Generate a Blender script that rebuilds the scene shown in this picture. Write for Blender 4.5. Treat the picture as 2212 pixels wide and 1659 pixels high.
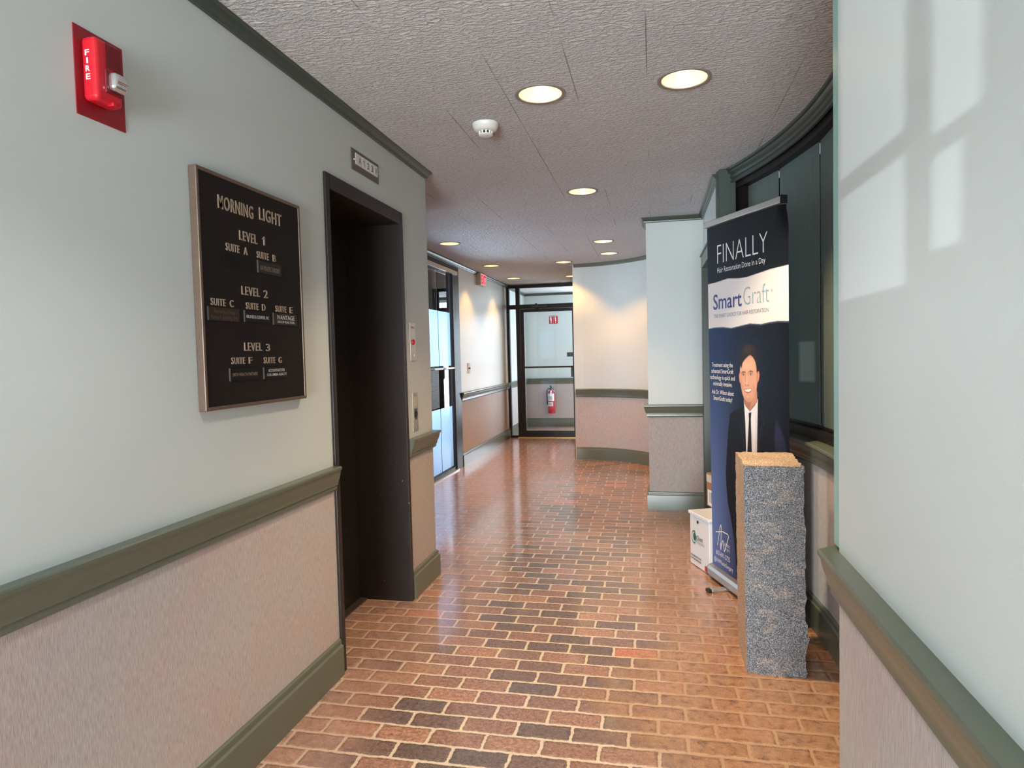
import bpy, math, random
import numpy as np
from mathutils import Vector, Matrix, noise as mnoise

for o in list(bpy.data.objects):
    bpy.data.objects.remove(o)
SC = bpy.context.scene
COL = SC.collection
R = math.radians
random.seed(7)

# ------------------------------------------------------------------ camera
CAM_H = 1.40
def basis(yaw, pitch, roll):
    f = Vector((-math.sin(yaw)*math.cos(pitch), math.cos(yaw)*math.cos(pitch), math.sin(pitch)))
    r = Vector((math.cos(yaw), math.sin(yaw), 0)); u = r.cross(f)
    c, s = math.cos(roll), math.sin(roll)
    return c*r+s*u, -s*r+c*u, f
cr, cu, cf = basis(R(12.159), R(-2.558), R(-1.398))
cam = bpy.data.cameras.new('camera'); cam_o = bpy.data.objects.new('camera', cam); COL.objects.link(cam_o)
cam.sensor_width = 36; cam.sensor_fit = 'HORIZONTAL'; cam.lens = 1423.93/2212*36
cam.clip_start = 0.02
cam_o.matrix_world = Matrix(((cr.x, cu.x, -cf.x, 0), (cr.y, cu.y, -cf.y, 0), (cr.z, cu.z, -cf.z, CAM_H), (0, 0, 0, 1)))
SC.camera = cam_o

# ------------------------------------------------------------------ world, daylight, exposure
w = bpy.data.worlds.new('world'); SC.world = w; w.use_nodes = True
bg = w.node_tree.nodes['Background']
bg.inputs[0].default_value = (0.78, 0.90, 1.0, 1); bg.inputs[1].default_value = 1.6
SC.view_settings.view_transform = 'Standard'; SC.view_settings.look = 'None'
SC.view_settings.exposure = 0.27; SC.view_settings.gamma = 1.0; SC.view_settings.use_curve_mapping = False
SC.cycles.use_denoising = True
SC.cycles.max_bounces = 10; SC.cycles.diffuse_bounces = 6; SC.cycles.glossy_bounces = 5
SC.cycles.sample_clamp_indirect = 8.0
SC.cycles.caustics_reflective = False; SC.cycles.caustics_refractive = False

def area(name, loc, direction, sx, sy, power, color):
    l = bpy.data.lights.new(name, 'AREA'); l.shape = 'RECTANGLE'; l.size = sx; l.size_y = sy
    l.energy = power; l.color = color
    o = bpy.data.objects.new(name, l); COL.objects.link(o); o.location = loc
    o.rotation_euler = Vector(direction).to_track_quat('-Z', 'Y').to_euler()
    return o
DAY = (0.80, 0.93, 1.0)
area('daylight_through_entrance', (-0.75, -5.5, 1.30), (0.0, 1, .30), 2.5, 2.3, 690, DAY)
area('upward_fill_lobby_floor', (-0.7, -4.2, 0.12), (0, .9, .8), 2.2, 1.2, 260, (.95, .97, 1.0))  # unseen upward fill, added to brighten the near ceiling
area('daylight_behind_glass_doors', (-3.55, 6.9, 1.35), (1, 0, 0), 2.4, 2.3, 170, (0.70, 0.85, 1.0))
area('daylight_in_vestibule', (-0.6, 12.47, 1.35), (0, -1, 0), 1.6, 2.2, 112, (0.74, 0.88, 1.0))
for ly, pw in ((1.13, 46), (-.72, 46), (-2.6, 60)):            # unseen downlights added over and behind the camera to brighten floor and walls
    l = bpy.data.lights.new('unseen_fill_downlight', 'SPOT'); l.energy = pw; l.color = (1.0, .95, .90); l.spot_size = R(104); l.spot_blend = .55; l.shadow_soft_size = .08
    o = bpy.data.objects.new('unseen_fill_downlight', l); COL.objects.link(o); o.location = (-.476, ly, 2.545)
SUN_P = Vector((-2.35, -9.0, 1.5)); Y_BACK = -5.6
sp = bpy.data.lights.new('low_sun_glint', 'SPOT'); sp.energy = 4000; sp.color = (0.93, 0.98, 1.0)
sp.spot_size = R(26); sp.spot_blend = 0.1; sp.shadow_soft_size = 0.003
spo = bpy.data.objects.new('low_sun_glint', sp); COL.objects.link(spo); spo.location = SUN_P
spo.rotation_euler = (Vector((0.45, 2.0, 1.45))-SUN_P).to_track_quat('-Z', 'Y').to_euler()

# ------------------------------------------------------------------ node helpers
class G:
    """Small expression helper over a material's node tree."""
    def __init__(s, name):
        s.m = bpy.data.materials.new(name); s.m.use_nodes = True
        s.nt = s.m.node_tree; s.N = s.nt.nodes; s.L = s.nt.links
        s.bsdf = s.N['Principled BSDF']; s.out = s.N['Material Output']
        tc = s.N.new('ShaderNodeTexCoord'); s.co = tc.outputs['Object']
    def set(s, sock, v):
        if hasattr(v, 'is_output') or isinstance(v, bpy.types.NodeSocket): s.L.new(v, sock)
        elif isinstance(v, (tuple, list)):
            v = tuple(v)
            if len(sock.default_value) == 4 and len(v) == 3: v += (1,)
            sock.default_value = v
        else: sock.default_value = v
    def math(s, op, a, b=None, c=None):
        n = s.N.new('ShaderNodeMath'); n.operation = op
        for i, v in enumerate((a, b, c)):
            if v is not None: s.set(n.inputs[i], v)
        return n.outputs[0]
    def xyz(s, v):
        n = s.N.new('ShaderNodeSeparateXYZ'); s.L.new(v, n.inputs[0]); return n.outputs
    def vec(s, x, y, z):
        n = s.N.new('ShaderNodeCombineXYZ')
        for i, v in enumerate((x, y, z)): s.set(n.inputs[i], v)
        return n.outputs[0]
    def scale(s, v, k):
        n = s.N.new('ShaderNodeVectorMath'); n.operation = 'MULTIPLY'; s.L.new(v, n.inputs[0]); n.inputs[1].default_value = k
        return n.outputs[0]
    def noise(s, v, sc, detail=3, rough=.5, color=False):
        n = s.N.new('ShaderNodeTexNoise'); s.set(n.inputs['Vector'], v); n.inputs['Scale'].default_value = sc
        n.inputs['Detail'].default_value = detail; n.inputs['Roughness'].default_value = rough
        return n.outputs['Color' if color else 'Fac']
    def voro(s, v, sc, out='Distance', feature='F1'):
        n = s.N.new('ShaderNodeTexVoronoi'); n.feature = feature; s.set(n.inputs['Vector'], v); n.inputs['Scale'].default_value = sc
        return n.outputs[out]
    def white(s, v):
        n = s.N.new('ShaderNodeTexWhiteNoise'); s.set(n.inputs['Vector'], v); return n.outputs
    def step(s, x, a, b, lo=0., hi=1.):
        n = s.N.new('ShaderNodeMapRange'); n.interpolation_type = 'SMOOTHSTEP'; s.set(n.inputs[0], x)
        for i, v in enumerate((a, b, lo, hi)): n.inputs[i+1].default_value = v
        return n.outputs[0]
    def ramp(s, x, stops, const=False):
        n = s.N.new('ShaderNodeValToRGB'); s.set(n.inputs[0], x); e = n.color_ramp.elements
        if const: n.color_ramp.interpolation = 'CONSTANT'
        while len(e) < len(stops): e.new(0.5)
        for i, (p, c) in enumerate(stops): e[i].position = p; e[i].color = tuple(c)+(1,)
        return n.outputs[0]
    def mix(s, f, a, b, mode='MIX'):
        n = s.N.new('ShaderNodeMix'); n.data_type = 'RGBA'; n.blend_type = mode
        s.set(n.inputs[0], f); s.set(n.inputs[6], a); s.set(n.inputs[7], b); return n.outputs[2]
    def bump(s, h, strength=.3, dist=.002):
        n = s.N.new('ShaderNodeBump'); n.inputs['Strength'].default_value = strength; n.inputs['Distance'].default_value = dist
        s.set(n.inputs['Height'], h); s.L.new(n.outputs[0], s.bsdf.inputs['Normal'])
    def fin(s, color=None, rough=None, metal=None, spec=None, coat=None, coat_rough=None):
        for k, v in (('Base Color', color), ('Roughness', rough), ('Metallic', metal), ('Specular IOR Level', spec), ('Coat Weight', coat), ('Coat Roughness', coat_rough)):
            if v is not None: s.set(s.bsdf.inputs[k], v)
        return s.m

def lin(r, g, b):
    f = lambda c: (c/255/12.92 if c <= 10 else ((c/255+.055)/1.055)**2.4)
    return (f(r), f(g), f(b))

def plain(name, c, rough=.5, metal=0., var=.08, sc=25, bump=0., spec=None):
    g = G(name); n = g.noise(g.co, sc, 4)
    g.fin(g.mix(n, tuple(x*(1-var) for x in c), tuple(min(1, x*(1+var)) for x in c)), g.step(n, 0, 1, max(.02, rough-.05), min(1, rough+.05)), metal, spec)
    if bump: g.bump(n, bump, .001)
    return g.m

def mat_paint(name, c):
    g = G(name); n = g.noise(g.co, 260, 2); big = g.noise(g.co, 1.6, 3)
    g.fin(g.mix(big, tuple(x*.97 for x in c), tuple(x*1.03 for x in c)), .40, spec=.5)
    g.bump(n, .12, .0012); return g.m

def mat_paper(name):
    g = G(name)
    v = g.scale(g.co, (450, 450, 36)); n = g.noise(v, 1, 3, .6)
    v2 = g.scale(g.co, (1100, 1100, 120)); n2 = g.noise(v2, 1, 2)
    h = g.math('ADD', n, g.math('MULTIPLY', n2, .5))
    c = g.ramp(n, [(.32, (.345, .312, .295)), (.5, (.450, .412, .392)), (.70, (.550, .512, .490))])
    pink = g.noise(g.co, 3.2, 2)
    c = g.mix(g.step(pink, .42, .66), c, g.mix(1.0, c, (1.05, .955, .94), 'MULTIPLY'))
    g.fin(c, .62, spec=.35); g.bump(h, .35, .0012); return g.m

def mat_trim(name, c):
    g = G(name); n = g.noise(g.co, 40, 3); s_ = g.noise(g.co, 300, 2)
    g.fin(g.mix(n, tuple(x*.93 for x in c), tuple(x*1.07 for x in c)), .30, spec=.5); g.bump(s_, .05, .001); return g.m

def mat_floor():
    g = G('brick_pavers'); L_, P_ = .207, .100
    wob = g.noise(g.co, 22, 2, color=True); wx, wy, wz = g.xyz(wob)
    x0, y0, z0 = g.xyz(g.co)
    x = g.math('ADD', x0, g.math('MULTIPLY', g.math('SUBTRACT', wx, .5), .012))
    y = g.math('ADD', y0, g.math('MULTIPLY', g.math('SUBTRACT', wy, .5), .010))
    yy = g.math('DIVIDE', y, P_); row = g.math('FLOOR', yy); fy = g.math('SUBTRACT', yy, row)
    odd = g.math('MODULO', g.math('ADD', row, 1000), 2)
    jit = g.white(g.vec(row, 3.7, 1.1))[0]
    xx = g.math('ADD', g.math('ADD', g.math('DIVIDE', x, L_), 100+.4155/.207+.0), g.math('MULTIPLY', odd, .5))
    xx = g.math('ADD', xx, g.math('MULTIPLY', g.math('SUBTRACT', jit, .5), .10))
    col = g.math('FLOOR', xx); fx = g.math('SUBTRACT', xx, col)
    dx = g.math('MULTIPLY', g.math('SUBTRACT', .5, g.math('ABSOLUTE', g.math('SUBTRACT', fx, .5))), L_)
    dy = g.math('MULTIPLY', g.math('SUBTRACT', .5, g.math('ABSOLUTE', g.math('SUBTRACT', fy, .5))), P_)
    n = g.N.new('ShaderNodeMath'); n.operation = 'SMOOTH_MIN'; g.L.new(dx, n.inputs[0]); g.L.new(dy, n.inputs[1]); n.inputs[2].default_value = .012
    fine = g.noise(g.co, 160, 4, .65); rag = g.noise(g.co, 70, 3)
    d = g.math('ADD', n.outputs[0], g.math('MULTIPLY', g.math('SUBTRACT', rag, .5), .010))
    brick = g.step(d, .0042, .0075)
    rnd = g.white(g.vec(col, row, 0.5)); r1 = rnd[0]
    base = g.ramp(r1, [(0, (.265, .138, .104)), (.15, (.160, .100, .088)), (.30, (.300, .160, .118)), (.42, (.220, .128, .104)), (.54, (.130, .094, .088)),
                       (.66, (.365, .190, .132)), (.74, (.185, .108, .090)), (.86, (.135, .092, .082)), (.92, (.50, .165, .088)), (.95, (.33, .180, .125))], const=True)
    mott = g.noise(g.co, 62, 6, .72)
    base = g.mix(1.0, base, g.ramp(mott, [(.36, (.50, .48, .47)), (.5, (1.0, 1.0, 1.0)), (.63, (1.55, 1.48, 1.42))]), 'MULTIPLY')
    speck = g.step(g.noise(g.co, 300, 2), .62, .72)
    base = g.mix(g.math('MULTIPLY', speck, .45), base, (.55, .42, .32))
    pits = g.step(g.noise(g.co, 55, 4, .7), .66, .78)
    base = g.mix(g.math('MULTIPLY', pits, .6), base, (.05, .03, .022))
    base = g.mix(g.step(d, .015, .006, 0, .30), base, (.07, .045, .036))
    wn = g.noise(g.co, 2.6, 3)
    # worn, sealer-stained strips along both walls where the joints are filled with brick dust
    rz = g.step(g.math('ADD', x0, g.math('MULTIPLY', g.math('SUBTRACT', wn, .5), .8)), -.32, .15)
    lz = g.step(g.math('ADD', x0, g.math('MULTIPLY', g.math('SUBTRACT', wn, .5), .5)), -.88, -1.25)
    stain = g.noise(g.co, 30, 5, .7)
    base = g.mix(g.math('MULTIPLY', rz, .78), base, g.ramp(stain, [(.34, (.13, .055, .024)), (.46, (.36, .17, .075)), (.7, (.50, .28, .145))]))
    base = g.mix(g.math('MULTIPLY', lz, .68), base, g.ramp(stain, [(.28, (.20, .10, .075)), (.5, (.36, .20, .15)), (.75, (.50, .33, .26))]))
    mort = g.mix(fine, (.54, .42, .31), (.74, .60, .46))
    mort = g.mix(g.math('MULTIPLY', rz, .84), mort, (.40, .205, .095))
    mort = g.mix(g.math('MULTIPLY', lz, .72), mort, (.42, .27, .20))
    far = g.step(y0, 4.2, 6.5)
    mort = g.mix(g.math('MULTIPLY', far, .45), mort, (.36, .18, .10))
    c = g.mix(1.0, g.mix(brick, mort, base), (1.30, 1.31, 1.30), 'MULTIPLY')
    rough = g.math('ADD', g.step(fine, .3, .7, .20, .36), g.math('MULTIPLY', g.math('SUBTRACT', 1, brick), .06))
    g.fin(c, rough, spec=.5, coat=.9, coat_rough=.12)
    pil = g.step(d, .002, .016)
    hh = g.math('ADD', g.math('MULTIPLY', pil, 1.0), g.math('ADD', g.math('MULTIPLY', fine, .30), g.math('MULTIPLY', mott, .35)))
    g.bump(hh, .7, .004)
    return g.m

def mat_ceiling():
    g = G('sprayed_ceiling'); T = .3085
    v = g.scale(g.co, (40, 80, 40)); n1 = g.noise(v, 1, 4, .6)
    n2 = g.noise(g.scale(g.co, (20, 44, 20)), 1, 3, .55)
    h = g.math('ADD', g.step(n1, .36, .62), g.math('MULTIPLY', n2, .7))
    x, y, z = g.xyz(g.co)
    tx = g.math('DIVIDE', g.math('ADD', x, .01+T*30), T); ix = g.math('FLOOR', g.math('ADD', tx, .5)); ex = g.math('MULTIPLY', g.math('ABSOLUTE', g.math('SUBTRACT', tx, ix)), T)
    seg = g.noise(g.vec(g.math('MULTIPLY', ix, 7.3), g.math('MULTIPLY', y, 1.3), 0), 1.0, 1)
    line = g.math('MULTIPLY', g.step(ex, .0035, .0012), g.step(seg, .48, .64))
    r2 = g.white(g.vec(ix, 1.7, 2.2))[0]
    ty = g.math('DIVIDE', g.math('ADD', y, g.math('MULTIPLY', r2, .6)), .62); ey = g.math('MULTIPLY', g.math('ABSOLUTE', g.math('SUBTRACT', ty, g.math('ROUND', ty))), .62)
    pits = g.step(n1, .36, .30)
    c = g.mix(g.noise(g.co, 2.0, 3), (.745, .735, .735), (.825, .815, .815))
    c = g.mix(g.math('MULTIPLY', pits, .75), c, (.25, .22, .20))
    c = g.mix(g.math('MULTIPLY', line, .6), c, (.12, .10, .09))
    c = g.mix(g.math('MULTIPLY', g.step(ey, .004, .001), .22), c, (.25, .21, .20))
    g.fin(c, .9, spec=.15); g.bump(h, 1.0, .013); return g.m

def mat_granite(name, tan):
    g = G(name)
    a = g.noise(g.co, 270, 3, .8); b = g.voro(g.co, 300); c2 = g.noise(g.co, 60, 4, .6); big = g.noise(g.scale(g.co, (9, 9, 22)), 1, 4, .7)
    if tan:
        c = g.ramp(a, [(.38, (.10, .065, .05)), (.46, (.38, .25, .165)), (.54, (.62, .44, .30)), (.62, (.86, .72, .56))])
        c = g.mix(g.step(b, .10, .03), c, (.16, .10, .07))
    else:
        c = g.ramp(a, [(.37, (.014, .015, .017)), (.455, (.090, .094, .104)), (.54, (.205, .209, .222)), (.635, (.54, .54, .545))])
        c = g.mix(g.math('MULTIPLY', g.step(b, .16, .05), .85), c, (.06, .065, .08))
        c = g.mix(g.math('MULTIPLY', g.step(big, .52, .66), .42), c, g.ramp(a, [(.38, (.14, .09, .07)), (.48, (.40, .29, .22)), (.60, (.78, .66, .55))]))
    g.fin(c, .62, spec=.4); g.bump(g.math('ADD', a, c2), .6, .004); return g.m

def mat_chipped(name, c):
    g = G(name)
    n = g.noise(g.co, 30, 3); s_ = g.noise(g.scale(g.co, (60, 90, 22)), 1, 2)
    _, _, z = g.xyz(g.co)
    low = g.step(z, 1.25, .7)
    chips = g.math('MULTIPLY', g.step(s_, .735, .765), low)
    col = g.mix(n, tuple(x*.85 for x in c), tuple(x*1.15 for x in c))
    g.fin(g.mix(g.math('MULTIPLY', chips, .75), col, (.45, .44, .43)), .40, spec=.32); return g.m

def mat_blind():
    g = G('mesh_shade_fabric'); x, y, z = g.xyz(g.co)
    wv = g.noise(g.vec(g.math('MULTIPLY', y, 260), g.math('MULTIPLY', x, 260), g.math('MULTIPLY', z, 5)), 1, 2)
    wh = g.noise(g.scale(g.co, (30, 30, 420)), 1, 1)
    c = g.mix(wv, (.045, .058, .052), (.19, .225, .205)); c = g.mix(.3, c, g.mix(wh, (.05, .062, .056), (.17, .20, .185)))
    g.fin(c, .75, spec=.3)
    tr = g.N.new('ShaderNodeBsdfTranslucent'); g.set(tr.inputs[0], (.05, .09, .085))
    ad = g.N.new('ShaderNodeAddShader'); g.L.new(g.bsdf.outputs[0], ad.inputs[0]); g.L.new(tr.outputs[0], ad.inputs[1])
    g.L.new(ad.outputs[0], g.out.inputs[0]); return g.m

def mat_glass(name, tint=(1, 1, 1), refl=1.0):
    g = G(name)
    t = g.N.new('ShaderNodeBsdfTransparent'); t.inputs[0].default_value = tuple(tint)+(1,)
    gl = g.N.new('ShaderNodeBsdfGlossy'); gl.inputs['Roughness'].default_value = .01
    fr = g.N.new('ShaderNodeFresnel'); fr.inputs[0].default_value = 1.45
    n = g.noise(g.co, 2.0, 2); nb = g.N.new('ShaderNodeBump'); nb.inputs['Strength'].default_value = .01; g.L.new(n, nb.inputs['Height']); g.L.new(nb.outputs[0], gl.inputs['Normal'])
    mx = g.N.new('ShaderNodeMixShader'); g.L.new(g.math('MULTIPLY', fr.outputs[0], refl), mx.inputs[0])
    g.L.new(t.outputs[0], mx.inputs[1]); g.L.new(gl.outputs[0], mx.inputs[2]); g.L.new(mx.outputs[0], g.out.inputs[0]); return g.m

def mat_frost(name):
    g = G(name)
    n = g.noise(g.co, 60, 2)
    t = g.N.new('ShaderNodeBsdfTranslucent'); g.L.new(g.mix(n, (.62, .74, .86), (.68, .80, .92)), t.inputs[0])
    d = g.bsdf; g.fin((.45, .55, .66), .18, spec=.5)
    mx = g.N.new('ShaderNodeMixShader'); mx.inputs[0].default_value = .35
    g.L.new(t.outputs[0], mx.inputs[1]); g.L.new(d.outputs[0], mx.inputs[2]); g.L.new(mx.outputs[0], g.out.inputs[0]); return g.m

def mat_emit(name, c, k):
    g = G(name); e = g.N.new('ShaderNodeEmission'); n = g.noise(g.co, 30, 2)
    g.L.new(g.mix(n, tuple(x*.95 for x in c), c), e.inputs[0]); e.inputs[1].default_value = k
    g.L.new(e.outputs[0], g.out.inputs[0]); return g.m

def mat_vcol(name, rough):
    g = G(name); a = g.N.new('ShaderNodeVertexColor'); a.layer_name = 'print'
    g.fin(a.outputs[0], g.step(g.noise(g.co, 40, 2), 0, 1, rough-.04, rough+.04), spec=.10); return g.m

def mat_card(name):
    g = G(name); n = g.noise(g.scale(g.co, (20, 20, 160)), 1, 3)
    g.fin(g.mix(n, (.30, .155, .07), (.40, .215, .105)), .8, spec=.2); return g.m

def mat_plaque(name):
    g = G(name); n = g.noise(g.co, 420, 3, .7); big = g.noise(g.co, 6, 3)
    c = g.mix(big, (.008, .0055, .005), (.015, .010, .009))
    c = g.mix(g.math('MULTIPLY', g.step(n, .70, .78), .5), c, (.12, .095, .07))
    g.fin(c, .6, spec=.22); g.bump(n, .5, .001); return g.m

M = {}
M['paint'] = mat_paint('pale_sage_paint', (.595, .645, .634))
M['paper'] = mat_paper('linen_wallpaper')
M['trim'] = mat_trim('sage_green_gloss_paint', (.120, .136, .100))
M['crown'] = mat_trim('shaded_green_gloss_paint', (.050, .068, .056))  # trim green darkened, shade painted into crown and casings
M['floor'] = mat_floor()
M['ceiling'] = mat_ceiling()
M['granite'] = mat_granite('grey_speckled_granite', False)
M['granite_tan'] = mat_granite('warm_lit_weathered_granite', True)  # warm lamp light painted into top and left faces, over some weathering
M['bronze_frame'] = mat_chipped('dark_brown_metal_paint', (.026, .019, .017))
M['elev_leaf'] = plain('near_black_brown_metal', (.016, .012, .011), .4)
M['dark_alu'] = plain('dark_bronze_aluminium', (.013, .009, .008), .38, spec=.28)
M['black'] = plain('black_plastic', (.012, .012, .013), .4)
M['blind'] = mat_blind()
M['glass'] = mat_glass('clear_glass')
M['glass_door'] = mat_glass('entrance_glass', (.9, .94, .96), 1.6)
M['frost'] = mat_frost('frosted_film')
M['steel'] = plain('brushed_steel', (.60, .57, .53), .34, .85, .02, 6)
M['steel_dark'] = plain('tarnished_bronze_steel', (.20, .16, .14), .38, .8, .12, 90)
M['silver'] = plain('satin_aluminium', (.66, .62, .56), .32, .9, .05, 60)
M['cassette'] = plain('dull_aluminium', (.42, .39, .35), .42, .8, .05, 60)
M['chrome'] = plain('bright_chrome', (.8, .8, .8), .12, 1.0, .03)
M['red_plate'] = plain('dark_red_plate', (.26, .008, .016), .42)
M['red_body'] = plain('bright_red_plastic', (.62, .012, .025), .33)
M['red_dark'] = plain('deep_red_grille', (.17, .006, .012), .5)
M['red_paint'] = plain('red_enamel', (.52, .010, .016), .25)
M['white_print'] = plain('white_ink', (.80, .79, .78), .5, var=.02)
M['white_plastic'] = plain('white_plastic', (.78, .77, .74), .4, var=.03)
M['white_box'] = plain('white_coated_metal', (.74, .74, .76), .35, var=.03)
M['ivory'] = plain('ivory_plastic', (.58, .53, .43), .5, var=.03)
M['bronze_letter'] = plain('raised_bronze', (.40, .29, .21), .5, .25, .1, 200)
M['bronze_edge'] = plain('bronze_edge', (.17, .115, .085), .45, .4, .2, 150)
M['plaque'] = mat_plaque('dark_cast_plaque')
M['teal'] = mat_trim('pale_teal_paint', (.27, .49, .46))
M['np_brown'] = plain('brown_nameplate', (.040, .025, .015), .45, spec=.25)
M['np_black'] = plain('black_nameplate', (.006, .006, .007), .4, spec=.25)
M['np_grey'] = plain('grey_nameplate', (.026, .023, .021), .45, spec=.25)
M['np_dark'] = plain('bare_dark_mount', (.007, .0055, .005), .55, spec=.2)
M['gold'] = plain('gold_reflector', (.88, .78, .58), .35, .3, .05)
M['cool_grey'] = plain('grey_lamp_trim', (.26, .22, .20), .45)
M['bulb'] = mat_emit('lit_lamp', (1.0, .80, .50), 14)
M['exit_face'] = mat_emit('lit_sign_face', (1.0, .42, .42), 0.75)
M['exit_red'] = mat_emit('lit_red_letters', (.85, .02, .05), 0.8)
M['card'] = mat_card('brown_cardboard')
M['print'] = mat_vcol('banner_print', .5)
M['navy'] = plain('navy_ink', (.018, .020, .16), .5, var=.03)
M['teal_ink'] = plain('grey_blue_ink', (.21, .36, .42), .5, var=.03)
M['grey_ink'] = plain('grey_ink', (.13, .13, .16), .5, var=.03)
M['black_ink'] = plain('black_ink', (.012, .012, .012), .5)
M['green_ink'] = plain('green_ink', (.012, .10, .06), .5)
M['red_ink'] = plain('red_ink', (.55, .03, .02), .5)
M['brass'] = plain('worn_brass', (.55, .36, .16), .35, .6, .1, 40)
M['room_dark'] = plain('dark_brown_interior', (.05, .036, .03), .5)
M['pale_leaf'] = plain('pale_door_paint', (.45, .47, .46), .5)
M['rubber'] = plain('black_rubber', (.012, .012, .012), .6)
M['lens'] = plain('clear_strobe_reflector', (.75, .75, .76), .08, .85, .3, 60)

# ------------------------------------------------------------------ mesh helpers
class MB:
    def __init__(s): s.v = []; s.f = []; s.mi = []
    def add(s, vs, fs, mi=0):
        b = len(s.v); s.v += [tuple(p) for p in vs]; s.f += [tuple(b+i for i in f) for f in fs]; s.mi += [mi]*len(fs); return s
    def box(s, x0, x1, y0, y1, z0, z1, mi=0):
        x0, x1 = sorted((x0, x1)); y0, y1 = sorted((y0, y1)); z0, z1 = sorted((z0, z1))
        return s.add([(x0, y0, z0), (x1, y0, z0), (x1, y1, z0), (x0, y1, z0), (x0, y0, z1), (x1, y0, z1), (x1, y1, z1), (x0, y1, z1)],
              [(0, 3, 2, 1), (4, 5, 6, 7), (0, 1, 5, 4), (1, 2, 6, 5), (2, 3, 7, 6), (3, 0, 4, 7)], mi)
    def prism(s, pts, a, b, mi=0):
        """pts: closed 3-D outline; extruded along the vector b - a is given as vector a->: a is offset0, b offset1."""
        n = len(pts); A = [Vector(p)+Vector(a) for p in pts]; B = [Vector(p)+Vector(b) for p in pts]
        return s.add(A+B, [tuple(range(n))[::-1], tuple(range(n, 2*n))]+[(i, (i+1) % n, n+(i+1) % n, n+i) for i in range(n)], mi)
    def lathe(s, prof, c=(0, 0, 0), n=32, axis='z', mi=0, caps=True):
        vs = []
        for r, h in prof:
            for k in range(n):
                a = 2*math.pi*k/n; x, y = r*math.cos(a), r*math.sin(a)
                p = (x, y, h) if axis == 'z' else ((h, x, y) if axis == 'x' else (x, h, y))
                vs.append((c[0]+p[0], c[1]+p[1], c[2]+p[2]))
        fs = [(j*n+k, j*n+(k+1) % n, (j+1)*n+(k+1) % n, (j+1)*n+k) for j in range(len(prof)-1) for k in range(n)]
        if caps:
            if prof[0][0] > 1e-6: fs.append(tuple(range(n))[::-1])
            if prof[-1][0] > 1e-6: fs.append(tuple(range((len(prof)-1)*n, len(prof)*n)))
        return s.add(vs, fs, mi)
    def sweep(s, prof, path, side=1, mi=0):
        """prof [(proj, z)] closed; path [(x, y)]; proj is measured to the side (1 = left of travel) with mitres."""
        m = len(prof); P = [Vector(p) for p in path]; vs = []
        for i, p in enumerate(P):
            ds = []
            if i > 0: ds.append((P[i]-P[i-1]).normalized())
            if i < len(P)-1: ds.append((P[i+1]-P[i]).normalized())
            ns = [Vector((-d.y, d.x))*side for d in ds]
            nn = sum(ns, Vector((0, 0))).normalized(); k = 1/max(.3, nn.dot(ns[0]))
            for pr, z in prof: vs.append((p.x+nn.x*k*pr, p.y+nn.y*k*pr, z))
        fs = [(i*m+j, i*m+(j+1) % m, (i+1)*m+(j+1) % m, (i+1)*m+j) for i in range(len(P)-1) for j in range(m)]
        fs += [tuple(range(m)), tuple(range((len(P)-1)*m, len(P)*m))[::-1]]
        return s.add(vs, fs, mi)
    def tube(s, pts, r, n=10, mi=0):
        P = [Vector(p) for p in pts]; vs = []; rr = r if isinstance(r, (list, tuple)) else [r]*len(P)
        up = Vector((0, 0, 1))
        for i, p in enumerate(P):
            d = (P[min(i+1, len(P)-1)]-P[max(i-1, 0)]).normalized()
            a = d.cross(up if abs(d.dot(up)) < .95 else Vector((1, 0, 0))).normalized(); b = d.cross(a)
            for k in range(n):
                t = 2*math.pi*k/n; vs.append(p+(a*math.cos(t)+b*math.sin(t))*rr[i])
        fs = [(i*n+k, i*n+(k+1) % n, (i+1)*n+(k+1) % n, (i+1)*n+k) for i in range(len(P)-1) for k in range(n)]
        fs += [tuple(range(n))[::-1], tuple(range((len(P)-1)*n, len(P)*n))]
        return s.add(vs, fs, mi)
    def build(s, name, mats, parent=None, bevel=0., smooth=False, local=False):
        off = Vector((0, 0, 0))
        if parent is not None and not local:
            p = parent
            while p is not None: off += Vector(p.location); p = p.parent
        me = bpy.data.meshes.new(name)
        me.from_pydata([tuple(Vector(v)-off) for v in s.v], [], s.f)
        for m in (mats if isinstance(mats, (list, tuple)) else [mats]): me.materials.append(m)
        me.polygons.foreach_set('material_index', s.mi)
        import bmesh
        bm = bmesh.new(); bm.from_mesh(me); bmesh.ops.recalc_face_normals(bm, faces=bm.faces); bm.to_mesh(me); bm.free()
        if smooth:
            me.polygons.foreach_set('use_smooth', [True]*len(me.polygons))
            me.set_sharp_from_angle(angle=R(35))
        me.update()
        o = bpy.data.objects.new(name, me); COL.objects.link(o)
        if parent is not None: o.parent = parent
        if bevel:
            b = o.modifiers.new('bevel', 'BEVEL'); b.width = bevel; b.segments = 2; b.limit_method = 'ANGLE'
        return o

def thing(name, label, cat, loc=(0, 0, 0), rotz=0., group=None, kind=None):
    o = bpy.data.objects.new(name, None); COL.objects.link(o); o.empty_display_size = .05
    o.location = loc; o.rotation_euler = (0, 0, rotz)
    return tag(o, label, cat, group, kind)
def tag(o, label, cat, group=None, kind=None):
    o['label'] = label; o['category'] = cat
    if group: o['group'] = group
    if kind: o['kind'] = kind
    return o
def struct(o, label, cat='wall'):
    o['kind'] = 'structure'; o['label'] = label; o['category'] = cat; return o

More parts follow.
